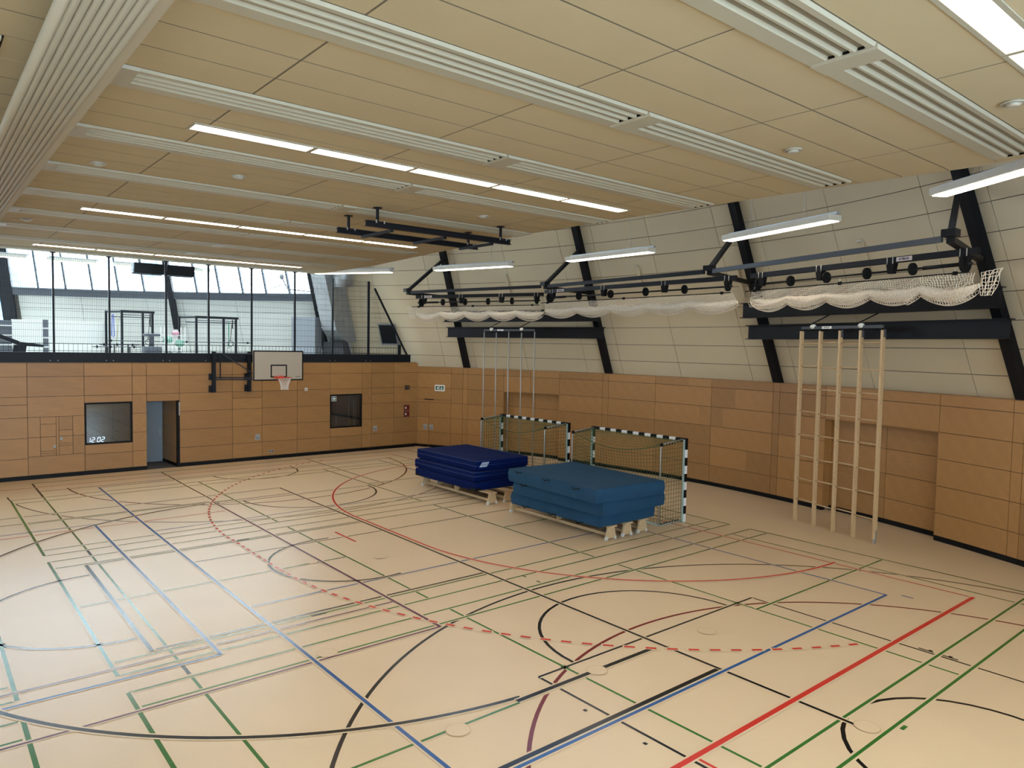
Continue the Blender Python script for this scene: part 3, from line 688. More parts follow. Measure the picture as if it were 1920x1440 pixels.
part('floor_bolt','galv',t,lambda b:(b.bar(Lb[4]+Z(.0),Lb[4]+Z(.14),.045,.045),b.bar(Lb[4]+dl*.04+Z(.02),Lb[4]+dl*.04+Z(.3),.02,.03)))
for k in range(4):
    for m,z in enumerate((4.485,3.90,3.34,2.77,2.21,1.65,1.10,.55)):
        zz=z+(.03*((k+m)%2)-.015)
        part('rung','birch',t,lambda b:b.tube([Lb[k]+dl*.02+Z(zz),Lb[k+1]-dl*.02+Z(zz-.0)],.0165,8))
frame_head(t,Lb[0],Lb[4],4.86,0,0,0)
P0=Vector((16.52,21.55,0)); P4=Vector((17.05,19.30,0)); dd=(P4-P0)
t=thing('climbing_pole_frame',P0+dd*.5,'row of five slim metal climbing poles hanging behind the far goal','climbing poles')
for k in range(5): part('pole','alu',t,lambda b:b.tube([P0+dd*(k/4)+Z(0),P0+dd*(k/4)+Z(4.80)],.022,10))
frame_head(t,P0,P4,4.86,0,0,0)

# ------------------------------------------------------------------ pendant lamps beside the ceiling edge
def pendant(p,q,label,m='diffuser_cool',rods=True,w=.17,zc=7.9,grp='pendant lamps along the leaning wall'):
    p=Vector(p); q=Vector(q); d=(q-p).normalized(); s=Vector((-d.y,d.x,0)); L=(q-p).length
    t=thing('pendant_lamp',(p+q)/2,label,'pendant lamp',grp)
    part('housing','lamp_side',t,lambda b:b.bar(p+Z(.063),q+Z(.063),w*2,.115))
    part('gear_tray','galv',t,lambda b:b.bar(p+d*.1+Z(.145),q+d*.08+Z(.145),.10,.045))
    for a,c in ((.02,L/2-.015),(L/2+.015,L-.02)): part('diffuser',m,t,lambda b:b.bar(p+d*a+Z(-.0),p+d*c+Z(-.0),w*2-.09,.014))
    if rods:
        for f in (.25,.75):
            c=p+d*L*f
            part('suspension_wire','alu',t,lambda b:(b.tube([c+Z(.5),Vector((c.x,c.y,zc))],.006,4),b.tube([c-d*.09+Z(.15),c+Z(.5)],.005,4),b.tube([c+d*.09+Z(.15),c+Z(.5)],.005,4)))
pl=['partly over the gallery fence, farthest away','left of the two hall columns, second farthest','in the middle of the row','above the net rails, right of centre','nearest the camera at right edge']
for k,a in enumerate((30.3,15.8,0.0,-16.5,-32.6)):
    pendant(rad(a+4.55,20.15,6.86),rad(a-4.55,20.15,6.86),'long lit pendant lamp by the leaning wall, '+pl[k],zc=10.2)
for k,(x0,x1) in enumerate(((1.7,3.35),(3.96,5.6),(6.15,7.75),(8.5,10.1))):
    pendant((x0,32,7.17),(x1,32,7.17),'pale pendant lamp over the gallery gym, %s of four'%['leftmost','second from left','third from left','rightmost'][k],w=.12,zc=10.2,grp='pendant lamps over the gallery')

# ------------------------------------------------------------------ steel hoist frame under the ceiling
t=thing('ceiling_hoist_frame',(8.45,13.0,6.5),'black steel frame of two long beams hanging below the ceiling','steel frame')
def ib(b,p,q,h,w):
    for dz,hh,ww in ((h/2-.006,.012,w),(-h/2+.006,.012,w),(0,h-.024,.02)): b.bar(Vector(p)+Z(dz),Vector(q)+Z(dz),ww,hh)
for y in (12.45,13.64): part('long_beam','steel',t,lambda b:ib(b,(6.68,y,6.56),(10.22,y,6.56),.11,.10))
for x in (7.25,8.50,9.72): part('cross_bar','steel',t,lambda b:b.bar((x,12.45,6.48),(x,13.64,6.48),.07,.05))
for x in (6.93,9.95):
    for y in (12.45,13.64):
        h=part('hanger','steel',t,lambda b:b.box(x-.022,x+.022,y-.022,y+.022,6.61,6.87))
        part('ceiling_flange','steel',t,lambda b:b.disc((x,y,6.87),(0,0,1),.09,.012,20))
        for e in (-.05,.12): part('clamp_bolt','alu',t,lambda b:b.box(x+e-.012,x+e+.012,y-.06,y-.04,6.58,6.64))

# ------------------------------------------------------------------ handball goals
def goal(x,y0,y1,label,tl):
    t=thing('handball_goal',(x,(y0+y1)/2,0),label,'handball goal','two handball goals in front of the side wall')
    H=2.08; w=.08; d=.85
    def stripes(name,pts):
        for j in (0,1):
            b=MB()
            for k in range(pts[0]):
                if k%2==j: pts[1](b,k)
            b.build(name,'black' if j==0 else 'white_paint',t)
    n=10
    for yy in (y0,y1):
        hs=[H-.28]; 
        seg_=[(H-.28,H)]+[(H-.28-.2*(k+1),H-.28-.2*k) for k in range(9)]
        p=part('post','white_paint',t,lambda b:b.box(x-w/2,x+w/2,yy-w/2,yy+w/2,0,H))
        for k in range(0,10,2):
            a_,c_=seg_[k]; part('black_stripe','black',t,lambda b:b.box(x-w/2-.002,x+w/2+.002,yy-w/2-.002,yy+w/2+.002,max(a_,0),c_))
        part('net_channel','galv_green',t,lambda b:b.box(x-w/2-.03,x-w/2,yy-.02,yy+.02,0,H-.03))
    part('crossbar','white_paint',t,lambda b:b.box(x-w/2,x+w/2,y0+w/2,y1-w/2,H-w,H))
    def f(b):
        L=y1-y0; m=15
        pass
    L=y1-y0; st=(L-.56)/13
    for a_,c_ in [(y0,y0+.28),(y1-.28,y1)]+[(y0+.28+st*k,y0+.28+st*(k+1)) for k in range(1,13,2)]: part('black_stripe','black',t,lambda b:b.box(x-w/2-.002,x+w/2+.002,a_,c_,H-w-.002,H+.002))
    for yy in (y0+.06,y1-.06):
        part('rear_support','alu',t,lambda b:b.tube([(x-d-.03,yy,.02),(x-d-.03,yy,1.86),(x-d-.0,yy,1.94),(x-d+.1,yy,1.99),(x-.04,yy,H-.03)],.017,8))
        part('rubber_clip','rubber',t,lambda b:b.ball((x-d,yy,1.97),.045))
    part('ground_bar','galv_green',t,lambda b:b.tube([(x-.04,y0+.04,.02),(x-d,y0+.06,.02),(x-d,y1-.06,.02),(x-.04,y1-.04,.02)],.016,8))
    # net
    b=MB(); c=.1; NY=int((y1-y0)/c); L=(y1-y0)-.12
    def back(u,z):        # back sheet, slack
        yy=y0+.06+L*u; f=sin(pi*u)
        zz=z*(1-.13*f*(z/1.95)); xx=x-d+.10*f*sin(pi*min(1,z/1.95))+.02
        return (xx,yy,zz)
    def top(u,v):
        yy=y0+.06+L*u; f=sin(pi*u)
        return (x-.05-(d-.07)*v+.10*f*0, yy, H-.05-.07*v-.13*1.95*f*v*v*.98)
    us=[k/NY for k in range(NY+1)]; zs=[.03+1.92*k/19 for k in range(20)]
    for u in us:
        for z0,z1 in zip(zs,zs[1:]): b.tube([back(u,z0),back(u,z1)],.005,3,caps=False)
        for k in range(8): b.tube([top(u,k/8),top(u,(k+1)/8)],.005,3,caps=False)
    for z in zs:
        for u0,u1 in zip(us,us[1:]): b.tube([back(u0,z),back(u1,z)],.005,3,caps=False)
    for k in range(1,9):
        for u0,u1 in zip(us,us[1:]): b.tube([top(u0,k/8),top(u1,k/8)],.005,3,caps=False)
    for yy in (y0+.05,y1-.05):
        for k in range(9):
            xx=x-.05-(d-.05)*k/8; b.tube([(xx,yy,.03),(xx,yy,H-.05-.08*k/8)],.005,3,caps=False)
        for z in zs: b.tube([(x-.05,yy,z),(x-d,yy,z)],.005,3,caps=False)
    b.build('net','net_green',t)
    part('net_rope','net_green',t,lambda b:b.tube([back(k/20,1.95) for k in range(21)],.009,5))
    for yy,sg in ((y0+.06,1),(y1-.06,-1)):
        def f(b):
            for k in range(7): b.ball((x-.12-(d-.2)*k/6,yy,H-.075-.06*k/6),.019,n=8,m=5)
        part('edge_clips','rubber',t,f)
    def f(b):
        for k in range(7): b.ball((x-.14-(d-.2)*k/6,y0+.06,.04),.022,n=8,m=5)
    part('ground_clips','rubber',t,f)
goal(14.72,10.95,14.10,'black and white striped handball goal behind the teal mats',0)
goal(14.72,15.10,18.20,'black and white striped handball goal behind the dark blue mats',0)

# ------------------------------------------------------------------ benches and mats
def bench(x,y0,y1,label,grp):
    t=thing('gym_bench',(x,(y0+y1)/2,0),label,'bench',grp); H=.325
    part('seat','birch',t,lambda b:b.box(x-.12,x+.12,y0,y1,H-.035,H),bevel=.006)
    part('balance_beam','birch',t,lambda b:b.box(x-.025,x+.025,y0+.12,y1-.12,.055,.125),bevel=.005)
    for yy,full in ((y0+.08,1),((y0+y1)/2,0),(y1-.08,1)):
        def f(b):
            if full:
                b.hexa([(x-.165,yy-.025,.03),(x+.165,yy-.025,.03),(x+.165,yy+.025,.03),(x-.165,yy+.025,.03)],[(x-.10,yy-.025,H-.035),(x+.10,yy-.025,H-.035),(x+.10,yy+.025,H-.035),(x-.10,yy+.025,H-.035)])
            else:
                b.hexa([(x-.05,yy-.02,.06),(x+.05,yy-.02,.06),(x+.05,yy+.02,.06),(x-.05,yy+.02,.06)],[(x-.10,yy-.02,H-.035),(x+.10,yy-.02,H-.035),(x+.10,yy+.02,H-.035),(x-.10,yy+.02,H-.035)])
        l=part('leg','birch',t,f,bevel=.004)
        if full:
            for e in (-1,1): part('foot_pad','white_plastic',t,lambda b:b.hexa([(x+e*.14-.035,yy-.03,0),(x+e*.14+.035,yy-.03,0),(x+e*.14+.035,yy+.03,0),(x+e*.14-.035,yy+.03,0)],[(x+e*.13-.025,yy-.03,.075),(x+e*.13+.025,yy-.03,.075),(x+e*.13+.025,yy+.03,.075),(x+e*.13-.025,yy+.03,.075)]))
for k,x in enumerate((11.99,12.53,13.06,13.45)):
    bench(x,10.80 if k<3 else 11.15,14.30 if k!=1 else 14.9,'pale wooden gym bench under the teal mats, %s'%['nearest the open court','second from the open court','third from the open court','nearest the goal'][k],'benches carrying the teal mats')
for k,x in enumerate((12.05,12.62,13.1,13.52)):
    bench(x,15.18 if k<2 else 15.5,18.60,'pale wooden gym bench under the dark blue mats, %s'%['nearest the open court','second from the open court','third from the open court','nearest the goal'][k],'benches carrying the dark blue mats')
def softmat(x0,x1,y0,y1,z0,z1,m,label,grp,sag=0,puff=.012,corner=False,seam=None,handles=(),rot=0,logo=False):
    cx,cy_=(x0+x1)/2,(y0+y1)/2; ca,sa=cos(rot),sin(rot)
    def W3(x,y,z): dx,dy=x-cx,y-cy_; return (cx+dx*ca-dy*sa,cy_+dx*sa+dy*ca,z)
    t=thing('gym_mat',(cx,cy_,z0),label,'gym mat',grp)
    NX,NY,NZ=14,20,5
    def P(i,j,k):
        u,v,w=i/NX,j/NY,k/NZ; x=x0+(x1-x0)*u; y=y0+(y1-y0)*v; z=z0+(z1-z0)*w
        px=puff*sin(pi*w)
        if i==0: x-=px+.006*sin(9*y+3*w*5)
        if i==NX: x+=px
        if j==0: y-=px
        if j==NY: y+=px
        if k==NZ: z+=-sag*(sin(pi*u)*sin(pi*v))-.004*sin(x*5+y*3)*(1 if 0<i<NX and 0<j<NY else 0)-(.012 if i in (0,NX) or j in (0,NY) else 0)
        if sag and i<=1 and w>.3: z-=.035*math.exp(-((y-(y0+.55))/.28)**2)*w; 
        if sag and i==0: x+=.03*math.exp(-((y-(y0+.55))/.35)**2)*sin(pi*w)
        return W3(x,y,z)
    b=MB(); idx={}
    def V(i,j,k):
        if (i,j,k) not in idx: idx[i,j,k]=len(b.v); b.v.append(P(i,j,k))
        return idx[i,j,k]
    def q(*a): b.f.append(tuple(V(*p) for p in a)); b.uv.append(None); b.t.append(None); b.sm.append(True)
    for i in range(NX):
        for j in range(NY):
            q((i,j,NZ),(i+1,j,NZ),(i+1,j+1,NZ),(i,j+1,NZ)); q((i,j+1,0),(i+1,j+1,0),(i+1,j,0),(i,j,0))
    for k in range(NZ):
        for i in range(NX): q((i,0,k),(i+1,0,k),(i+1,0,k+1),(i,0,k+1)); q((i+1,NY,k),(i,NY,k),(i,NY,k+1),(i+1,NY,k+1))
        for j in range(NY): q((0,j+1,k),(0,j,k),(0,j,k+1),(0,j+1,k+1)); q((NX,j,k),(NX,j+1,k),(NX,j+1,k+1),(NX,j,k+1))
    o=b.build('cover',m,t)
    mo=o.modifiers.new('es','EDGE_SPLIT'); mo.split_angle=radians(45)
    def loop(z,pf): return [W3(x0-pf,y0-pf,z),W3(x1+pf,y0-pf,z),W3(x1+pf,y1+pf,z),W3(x0-pf,y1+pf,z)]
    if seam:
        for z,mm in seam: part('piping',mm,t,lambda b:b.tube(loop(z0+(z1-z0)*z,puff*sin(pi*z)+.001),.0045,5,closed=True))
    for (side,pos,z) in handles:
        y=y0+(y1-y0)*pos; xx=x0-.02 if side<0 else x1+.02
        part('carry_handle','rubber',t,lambda b:b.tube([W3(xx+side*0.0,y-.13,z),W3(xx+side*.035,y-.09,z+.015),W3(xx+side*.05,y,z-.02),W3(xx+side*.035,y+.09,z+.015),W3(xx,y+.13,z)],.012,6))
    if corner:
        for (a,c) in ((x0,y0),(x1,y0),(x0,y1)):
            e=1 if a==x0 else -1; g=1 if c==y0 else -1
            part('corner_guard','black',t,lambda b:b.box(min(a-e*.012,a+e*.18),max(a-e*.012,a+e*.18),min(c-g*.012,c+g*.2),max(c-g*.012,c+g*.2),z0-.0,z0+.07))
    if logo:
        yy=y0-puff-.003; zc=(z0+z1)/2+.03; 
        lg=part('printed_logo','mat_seam',t,lambda b:b.face([W3(x0+.10,yy,zc-.07),W3(x0+.36,yy,zc-.07),W3(x0+.45,yy,zc+.06),W3(x0+.20,yy,zc+.06)]))
        lg.data.materials[0]=MATS['label_blue']
        for k in range(5): part('logo_stroke','mat_blue',t,lambda b:b.face([W3(x0+.17+.045*k,yy-.001,zc-.035),W3(x0+.185+.045*k,yy-.001,zc-.035),W3(x0+.215+.045*k,yy-.001,zc+.03),W3(x0+.20+.045*k,yy-.001,zc+.03)]))
    return t
mat('label_blue',(.40,.47,.60),.5)
mb_='mat_blue'
softmat(11.75,13.72,15.62,18.62,.327,.555,mb_,'dark blue gym mat with black corners, lowest of its stack','dark blue gym mats',corner=True,seam=((.93,mb_),))
softmat(11.80,13.76,15.74,18.74,.56,.815,mb_,'dark blue gym mat in the middle of its stack','dark blue gym mats',seam=((.95,'mat_seam'),(.5,'mat_seam')),puff=.01)
softmat(11.93,13.80,15.83,18.83,.82,1.095,mb_,'dark blue gym mat with white logo, top of its stack','dark blue gym mats',seam=((.97,'mat_seam'),(.5,'mat_seam')),puff=.008,logo=True)
softmat(11.58,13.42,10.84,13.86,.327,.635,'mat_teal','thick teal soft mat on the benches, lowest of three','thick teal mats',handles=((-1,.16+.65,.35),(-1,.5,.35),(-1,.2,.34),(1,.3,.36)),puff=.02)
softmat(11.43,13.48,10.60,13.60,.64,.945,'mat_teal','thick teal soft mat in the middle of three, jutting forward','thick teal mats',handles=((-1,.87,.91),),puff=.02,seam=((.86,'mat_teal'),))
softmat(11.27,13.39,10.52,13.66,.95,1.265,'mat_teal','thick wrinkled teal soft mat, top of three','thick teal mats',sag=.03,puff=.02,rot=-.06,seam=((.93,'mat_teal'),),handles=((-1,.87,1.22),(-1,.53,1.21),(-1,.2,1.18),(1,.3,1.20),(1,.62,1.22)))

# ------------------------------------------------------------------ openings in the end wall
def room(n,x0,x1,z0,z1,d,wm,fm):
    b=MB(); y0=YE+.13; y1=YE+d
    b.box(x0-.02,x0,y0,y1,z0,z1); b.box(x1,x1+.02,y0,y1,z0,z1); b.box(x0-.02,x1+.02,y1,y1+.02,z0-.02,z1+.02); b.box(x0-.02,x1+.02,y0,y1,z1,z1+.02)
    o=struct(b.build('wall_%s'%n,wm)); b=MB(); b.box(x0,x1,y0,y1,z0-.02,z0); b.build('room_floor',fm,o); return o
ro=room('control_room',2.9,5.88,.02,2.3,2.4,'grey_wall','grey_floor')
part('cupboard_joint','cab_dark',ro,lambda b:b.box(5.40,5.41,YE+2.385,YE+2.4,.02,2.2))
part('door_pull','alu',ro,lambda b:b.box(5.44,5.475,YE+2.35,YE+2.4,.80,1.02))
ro=room('store_room',12.2,14.95,.02,2.32,2.2,'cab_dark','grey_floor')
def window(n,x0,x1,z0,z1):
    g=MB(); g.box(x0+.03,x1-.03,YE+.03,YE+.042,z0+.03,z1-.03); w=struct(g.build('window_%d'%n,'glass_room',origin=((x0+x1)/2,YE+.03,z0)))
    for nm,a in (('frame',[(x0,x1,z0,z0+.045),(x0,x1,z1-.045,z1),(x0,x0+.045,z0+.045,z1-.045),(x1-.045,x1,z0+.045,z1-.045)]),):
        b=MB()
        for q in a: b.box(q[0],q[1],YE-.008,YE+.13,q[2],q[3])
        b.build(nm,'black',w)
    return w
w1=window(1,4.165,5.515,.95,2.265); w2=window(2,12.435,13.785,.99,2.28)
# digital clock 12 02 in the glass
t=thing('digital_clock',(4.47,YE+.02,1.0),'lit digital clock reading 12 02 in the lower corner of the control room window','clock')
SEG={'0':'abcdef','1':'bc','2':'abged'}
def digit(ch,x,z,h,w):
    y=YE+.022; s=.017; sl=.14
    def pt(a,c): return (x+a*w+sl*c*h,y,z+c*h)
    e={'a':((.1,1),(.9,1)),'b':((1,.95),(1,.55)),'c':((1,.45),(1,.05)),'d':((.1,0),(.9,0)),'e':((0,.45),(0,.05)),'f':((0,.95),(0,.55)),'g':((.1,.5),(.9,.5))}
    def f(b):
        for k in SEG[ch]: b.bar(pt(*e[k][0]),pt(*e[k][1]),.006,s) if k in 'adg' else b.bar(pt(*e[k][0]),pt(*e[k][1]),.006,s,up=(1,0,0))
    part('digit','digit',t,f)
for ch,x in (('1',4.225),('2',4.345),('0',4.505),('2',4.62)): digit(ch,x,1.02,.145,.075)
# first-aid sign in the store-room window
t=thing('first_aid_sign',(12.60,YE+.018,2.0),'small green first-aid sign with white cross in the store room window','sign')
part('plate','sign_white',t,lambda b:b.box(12.50,12.69,YE+.014,YE+.026,2.03,2.22)); part('green_field','sign_green',t,lambda b:b.box(12.515,12.675,YE+.010,YE+.0145,2.045,2.205))
part('cross','sign_white',t,lambda b:(b.box(12.577,12.613,YE+.006,YE+.011,2.065,2.185),b.box(12.535,12.655,YE+.006,YE+.0112,2.107,2.143)))
# shiny equipment seen in the store room
for k,(x,y,h) in enumerate(((13.93,27.3,2.2),(14.15,27.3,2.0),(14.26,27.35,1.9),(13.36,27.3,1.3))):
    tag(part('storage_tube','alu',None,lambda b:b.tube([(x,y,.03),(x,y,h)],.03,8)),['tall shiny tube in the store room, leftmost of the close group','shiny tube in the store room, middle of the close group','shiny tube in the store room, rightmost of the close group','short shiny tube at the left of the store room window'][k],'tube','metal tubes in the store room')
# door recess
b=MB(); pb=MB()
b.hexa([(5.92,YE+.02,0),(5.94,YE+.02,0),(5.94,27.5,0),(5.92,27.5,0)],[(5.92,YE+.02,2.25),(5.94,YE+.02,2.25),(5.94,27.5,2.25),(5.92,27.5,2.25)])
b.box(5.92,7.0,YE+.13,27.5,2.25,2.27); b.box(5.9,7.0,27.5,27.52,0,2.27); b.box(6.935,7.0,YE+.02,27.5,0,2.27)
o=struct(b.build('wall_door_recess','grey_wall'))
b=MB(); b.box(5.94,6.93,YE+.0,27.5,.0,.004); b.build('recess_floor','grey_floor',o)
b=MB()
for z0,z1 in ((.1,.64),(.65,1.25),(1.26,1.87),(1.88,2.25)):
    b.hexa([(6.91,YE+.04,z0),(6.93,YE+.04,z0),(6.83,27.45,z0),(6.81,27.45,z0)],[(6.91,YE+.04,z1),(6.93,YE+.04,z1),(6.83,27.45,z1),(6.81,27.45,z1)],[(YE,z0)]*4+[(YE,z1)]*4,tint())
b.build('side_cladding','wall_wood',o)
b=MB(); b.hexa([(6.90,YE+.0,0),(6.93,YE+.0,0),(6.83,27.45,0),(6.80,27.45,0)],[(6.90,YE,.11),(6.93,YE,.11),(6.83,27.45,.11),(6.80,27.45,.11)]); b.build('side_baseboard','black',o)
b=MB(); b.box(5.98,6.80,27.45,27.5,.005,2.12)
d1=struct(b.build('door_1','grey_door')); 
part('lever_handle','alu',d1,lambda b:(b.box(6.70,6.74,27.43,27.45,.95,1.15),b.tube([(6.72,27.43,1.07),(6.72,27.39,1.07),(6.60,27.39,1.07)],.01,6)))
part('frame','cab_dark',d1,lambda b:(b.box(5.94,6.88,27.44,27.49,2.12,2.2),b.box(6.80,6.88,27.44,27.49,.005,2.12)))
b=MB(); b.box(6.885,6.962,YE-.012,YE+.13,0,2.26); o=struct(b.build('trim_2','black'))
part('door_closer','alu',o,lambda b:b.box(6.93,6.965,YE-.02,YE-.012,1.75,2.2))
# double door in the curved wall
def sidebox(name,az,z0,z1,wd,dp,m,parent,of=0):
    u,v=uvw(az); c=rad(az,R0-.004-of,0)
    b=MB(); P=[c-v*wd/2-u*dp,c+v*wd/2-u*dp,c+v*wd/2,c-v*wd/2]
    b.hexa([(p.x,p.y,z0) for p in (P[0],P[3],P[2],P[1])],[(p.x,p.y,z1) for p in (P[0],P[3],P[2],P[1])]); return b.build(name,m,parent)
o=sidebox('door_closer_rail',27.46,1.985,2.02,.42,.03,'black',None); tag(o,'small dark door closer above the double door near the corner','door closer')
def lockplate(c,u,v,label,grp='inset metal handle plates'):
    """c: centre on the wall, u: into the wall, v: along the wall"""
    t=thing('handle_plate',c,label,'door handle',grp)
    def bx(nm,m,a0,a1,z0,z1,d0,d1):
        b=MB(); P=[c+v*a0-u*d1,c+v*a1-u*d1,c+v*a1-u*d0,c+v*a0-u*d0]
        b.hexa([(p.x,p.y,c.z+z0) for p in P],[(p.x,p.y,c.z+z1) for p in P]); return b.build(nm,m,t)
    bx('plate','galv',-.09,.09,-.10,.11,0.001,.006); bx('recess','cab_grey',-.065,.065,-.08,.03,.006,.008); bx('pull_bar','alu',-.055,.055,.02,.04,.008,.02)
ux,vx=Vector((0,1,0)),Vector((1,0,0))
lockplate(Vector((9.61,YE-.001,.83)),ux,vx,'metal handle plate low on the birch wall below the basketball hoop'); lockplate(Vector((14.38,YE-.001,.86)),ux,vx,'metal handle plate on the birch wall right of the store room window')
for a,l in ((27.88,'left leaf of the double door in the corner'),(27.21,'right leaf of the double door in the corner')):
    u,v=uvw(a); lockplate(rad(a,R0-.001,.84),u,-v,'metal handle plate on the '+l)
for x,z,l in ((3.35,.96,'lower'),(3.53,1.19,'upper')):
    t=thing('key_switch',(x,YE-.003,z),'tiny key switch on the small birch hatches, %s of two'%l,'switch','key switches left of the control room window')
    part('plate','lcd',t,lambda b:b.box(x-.035,x+.035,YE-.004,YE-.0005,z-.04,z+.05)); part('keyhole','black',t,lambda b:b.disc((x,YE-.005,z-.07),(0,1,0),.012,.006,10))
t=thing('wall_outlet',(10.11,YE-.002,.26),'grey double wall socket just above the skirting','socket')
part('plate','lcd',t,lambda b:b.box(10.02,10.20,YE-.008,YE-.0005,.24,.33))
for x in (10.07,10.15): part('socket_hole','black',t,lambda b:b.disc((x,YE-.009,.285),(0,1,0),.026,.006,14))
t=thing('wall_sensor',(11.44,YE-.02,2.47),'small white box on the birch wall right of the basketball hoop','sensor')
part('case','white_plastic',t,lambda b:b.box(11.38,11.50,YE-.045,YE-.001,2.46,2.58),bevel=.006); part('lens','black',t,lambda b:b.disc((11.44,YE-.048,2.51),(0,1,0),.018,.008,12))
t=thing('caged_wall_lamp',(15.83,YE-.05,2.4),'small dark caged fitting high on the birch wall near the corner','wall lamp')
part('case','cab_dark',t,lambda b:b.box(15.77,15.90,YE-.08,YE-.001,2.42,2.53))
part('wire_cage','black',t,lambda b:[b.tube([(15.73+.04*k,YE-.002,2.40),(15.73+.04*k,YE-.12,2.43),(15.73+.04*k,YE-.12,2.55),(15.73+.04*k,YE-.002,2.58)],.006,5) for k in range(6)])
for z,l in ((1.53,'upper'),(1.27,'lower')):
    t=thing('alarm_box',(15.84,YE-.01,z),'dark red wall box near the corner, %s of two'%l,'alarm box','dark red boxes near the corner')
    part('case','alarm_red',t,lambda b:b.box(15.71,15.97,YE-.03,YE-.001,z,z+.235),bevel=.005); part('symbol','white_plastic',t,lambda b:b.box(15.755,15.83,YE-.034,YE-.03,z+.08,z+.155)); part('slot','line_maroon',t,lambda b:b.box(15.87,15.93,YE-.033,YE-.03,z+.06,z+.17))
# exit sign
a=26.25; u,v=uvw(a); v=-v; c=rad(a,R0-.03,2.495)
t=thing('exit_sign',c,'white and green emergency exit sign with running figure and down arrow','exit sign')
def pb(nm,m,x0,x1,z0,z1,d0,d1):
    b=MB(); P=[c+v*x0-u*d1,c+v*x1-u*d1,c+v*x1-u*d0,c+v*x0-u*d0]
    b.hexa([(p.x,p.y,c.z+z0) for p in P],[(p.x,p.y,c.z+z1) for p in P]); return b.build(nm,m,t)
pb('housing','sign_white',-.23,.23,-.125,.125,-.025,.02); pb('green_field','sign_green',-.19,-.01,-.085,.085,.02,.024); pb('green_field','sign_green',.01,.19,-.085,.085,.02,.024)
q=lambda x,z:c+v*x-u*.027+Z(z)
part('running_figure','sign_white',t,lambda b:(b.ball(q(-.085,.055),.014,n=8,m=6),b.bar(q(-.09,.035),q(-.10,-.005),.008,.022,up=v),b.bar(q(-.10,-.005),q(-.075,-.03),.008,.014,up=v),b.bar(q(-.075,-.03),q(-.085,-.065),.008,.014,up=v),b.bar(q(-.10,-.005),q(-.125,-.035),.008,.014,up=v),b.bar(q(-.125,-.035),q(-.15,-.04),.008,.012),b.bar(q(-.09,.03),q(-.06,.01),.008,.012),b.bar(q(-.09,.03),q(-.12,.015),.008,.012),b.bar(q(-.045,-.07),q(-.045,.06),.004,.02,up=v)))
part('arrow','sign_white',t,lambda b:(b.bar(q(.10,.065),q(.10,-.03),.008,.022,up=v),b.bar(q(.10,-.065),q(.055,-.01),.008,.022,up=v),b.bar(q(.10,-.065),q(.145,-.01),.008,.022,up=v)))

# ------------------------------------------------------------------ basketball hoop on folding frame
t=thing('basketball_hoop',(9.2,25.4,2.5),'white basketball backboard with orange hoop on a black swing frame','basketball hoop')
BY=24.75
bd=part('backboard','board',t,lambda b:b.box(9.03,10.83,BY,BY+.03,2.93,3.98))
def rect(b,x0,x1,z0,z1,w,y):
    b.box(x0,x1,y-.003,y,z0,z0+w); b.box(x0,x1,y-.003,y,z1-w,z1); b.box(x0,x0+w,y-.003,y,z0+w,z1-w); b.box(x1-w,x1,y-.003,y,z0+w,z1-w)
b=MB(); rect(b,9.03,10.83,2.93,3.98,.045,BY); b.build('black_border','black',bd)
b=MB(); rect(b,9.64,10.23,3.04,3.49,.045,BY-.0005); b.build('target_square','black',bd)
for x,z in ((9.32,3.80),(10.54,3.80),(9.32,3.18),(10.54,3.18)): part('board_bolt','lcd',bd,lambda b:b.disc((x,BY-.003,z),(0,1,0),.015,.006,10))
text('KÜBLER','text_dark',bd,(10.64,BY-.002,3.06),(1,0,0),(0,0,1),.05)
rc=(9.985,BY-.38,3.05)
part('hoop_ring','orange',t,lambda b:b.tube([(rc[0]+.225*cos(2*pi*k/28),rc[1]+.225*sin(2*pi*k/28),rc[2]) for k in range(28)],.012,8,closed=True))
part('hoop_bracket','orange',t,lambda b:(b.box(rc[0]-.11,rc[0]+.11,BY-.16,BY,3.0,3.06),b.box(rc[0]-.10,rc[0]+.10,BY-.02,BY-.003,2.94,3.10),b.box(rc[0]-.25,rc[0]-.12,rc[1]-.01,BY-.02,3.02,3.08)))
def hn(b):
    n=12; hh=[0,-.09,-.18,-.27,-.35,-.42]; rr=[.22,.19,.155,.13,.122,.128]
    for l in range(5):
        for k in range(n):
            a0=2*pi*(k+.5*(l%2))/n; 
            for e in (-.5,.5):
                a1=2*pi*(k+.5*(l%2)+e)/n
                b.tube([(rc[0]+rr[l]*cos(a0),rc[1]+rr[l]*sin(a0),rc[2]+hh[l]),(rc[0]+rr[l+1]*cos(a1),rc[1]+rr[l+1]*sin(a1),rc[2]+hh[l+1])],.006,4,caps=False)
part('hoop_net','net_hoop',t,hn)
for x,n_ in ((8.05,0),(9.27,1)):
    m=part('wall_mount','anthracite',t,lambda b:b.box(x-.055,x+.055,YE-.16,YE-.05,2.50,3.92))
    for z in (2.52,2.93): part('hinge_plate','anthracite',m,lambda b:b.box(x-.14,x-.03,YE-.09,YE-.002,z,z+.22))
    part('wall_spacer','anthracite',m,lambda b:(b.box(x-.04,x+.04,YE-.05,YE-.001,2.6,2.7),b.box(x-.04,x+.04,YE-.05,YE-.001,3.3,3.4)))
for z in (3.85,3.02,2.955): part('frame_tube','anthracite',t,lambda b:b.bar((8.08,YE-.18,z),(9.9,BY+.06,z),.05,.045))
part('frame_tube','anthracite',t,lambda b:b.bar((8.22,YE-.26,3.85),(8.22,YE-.26,2.98),.035,.035,up=(0,1,0)))
part('frame_tube','anthracite',t,lambda b:b.bar((8.28,YE-.28,3.84),(9.35,BY+.40,3.06),.03,.035))
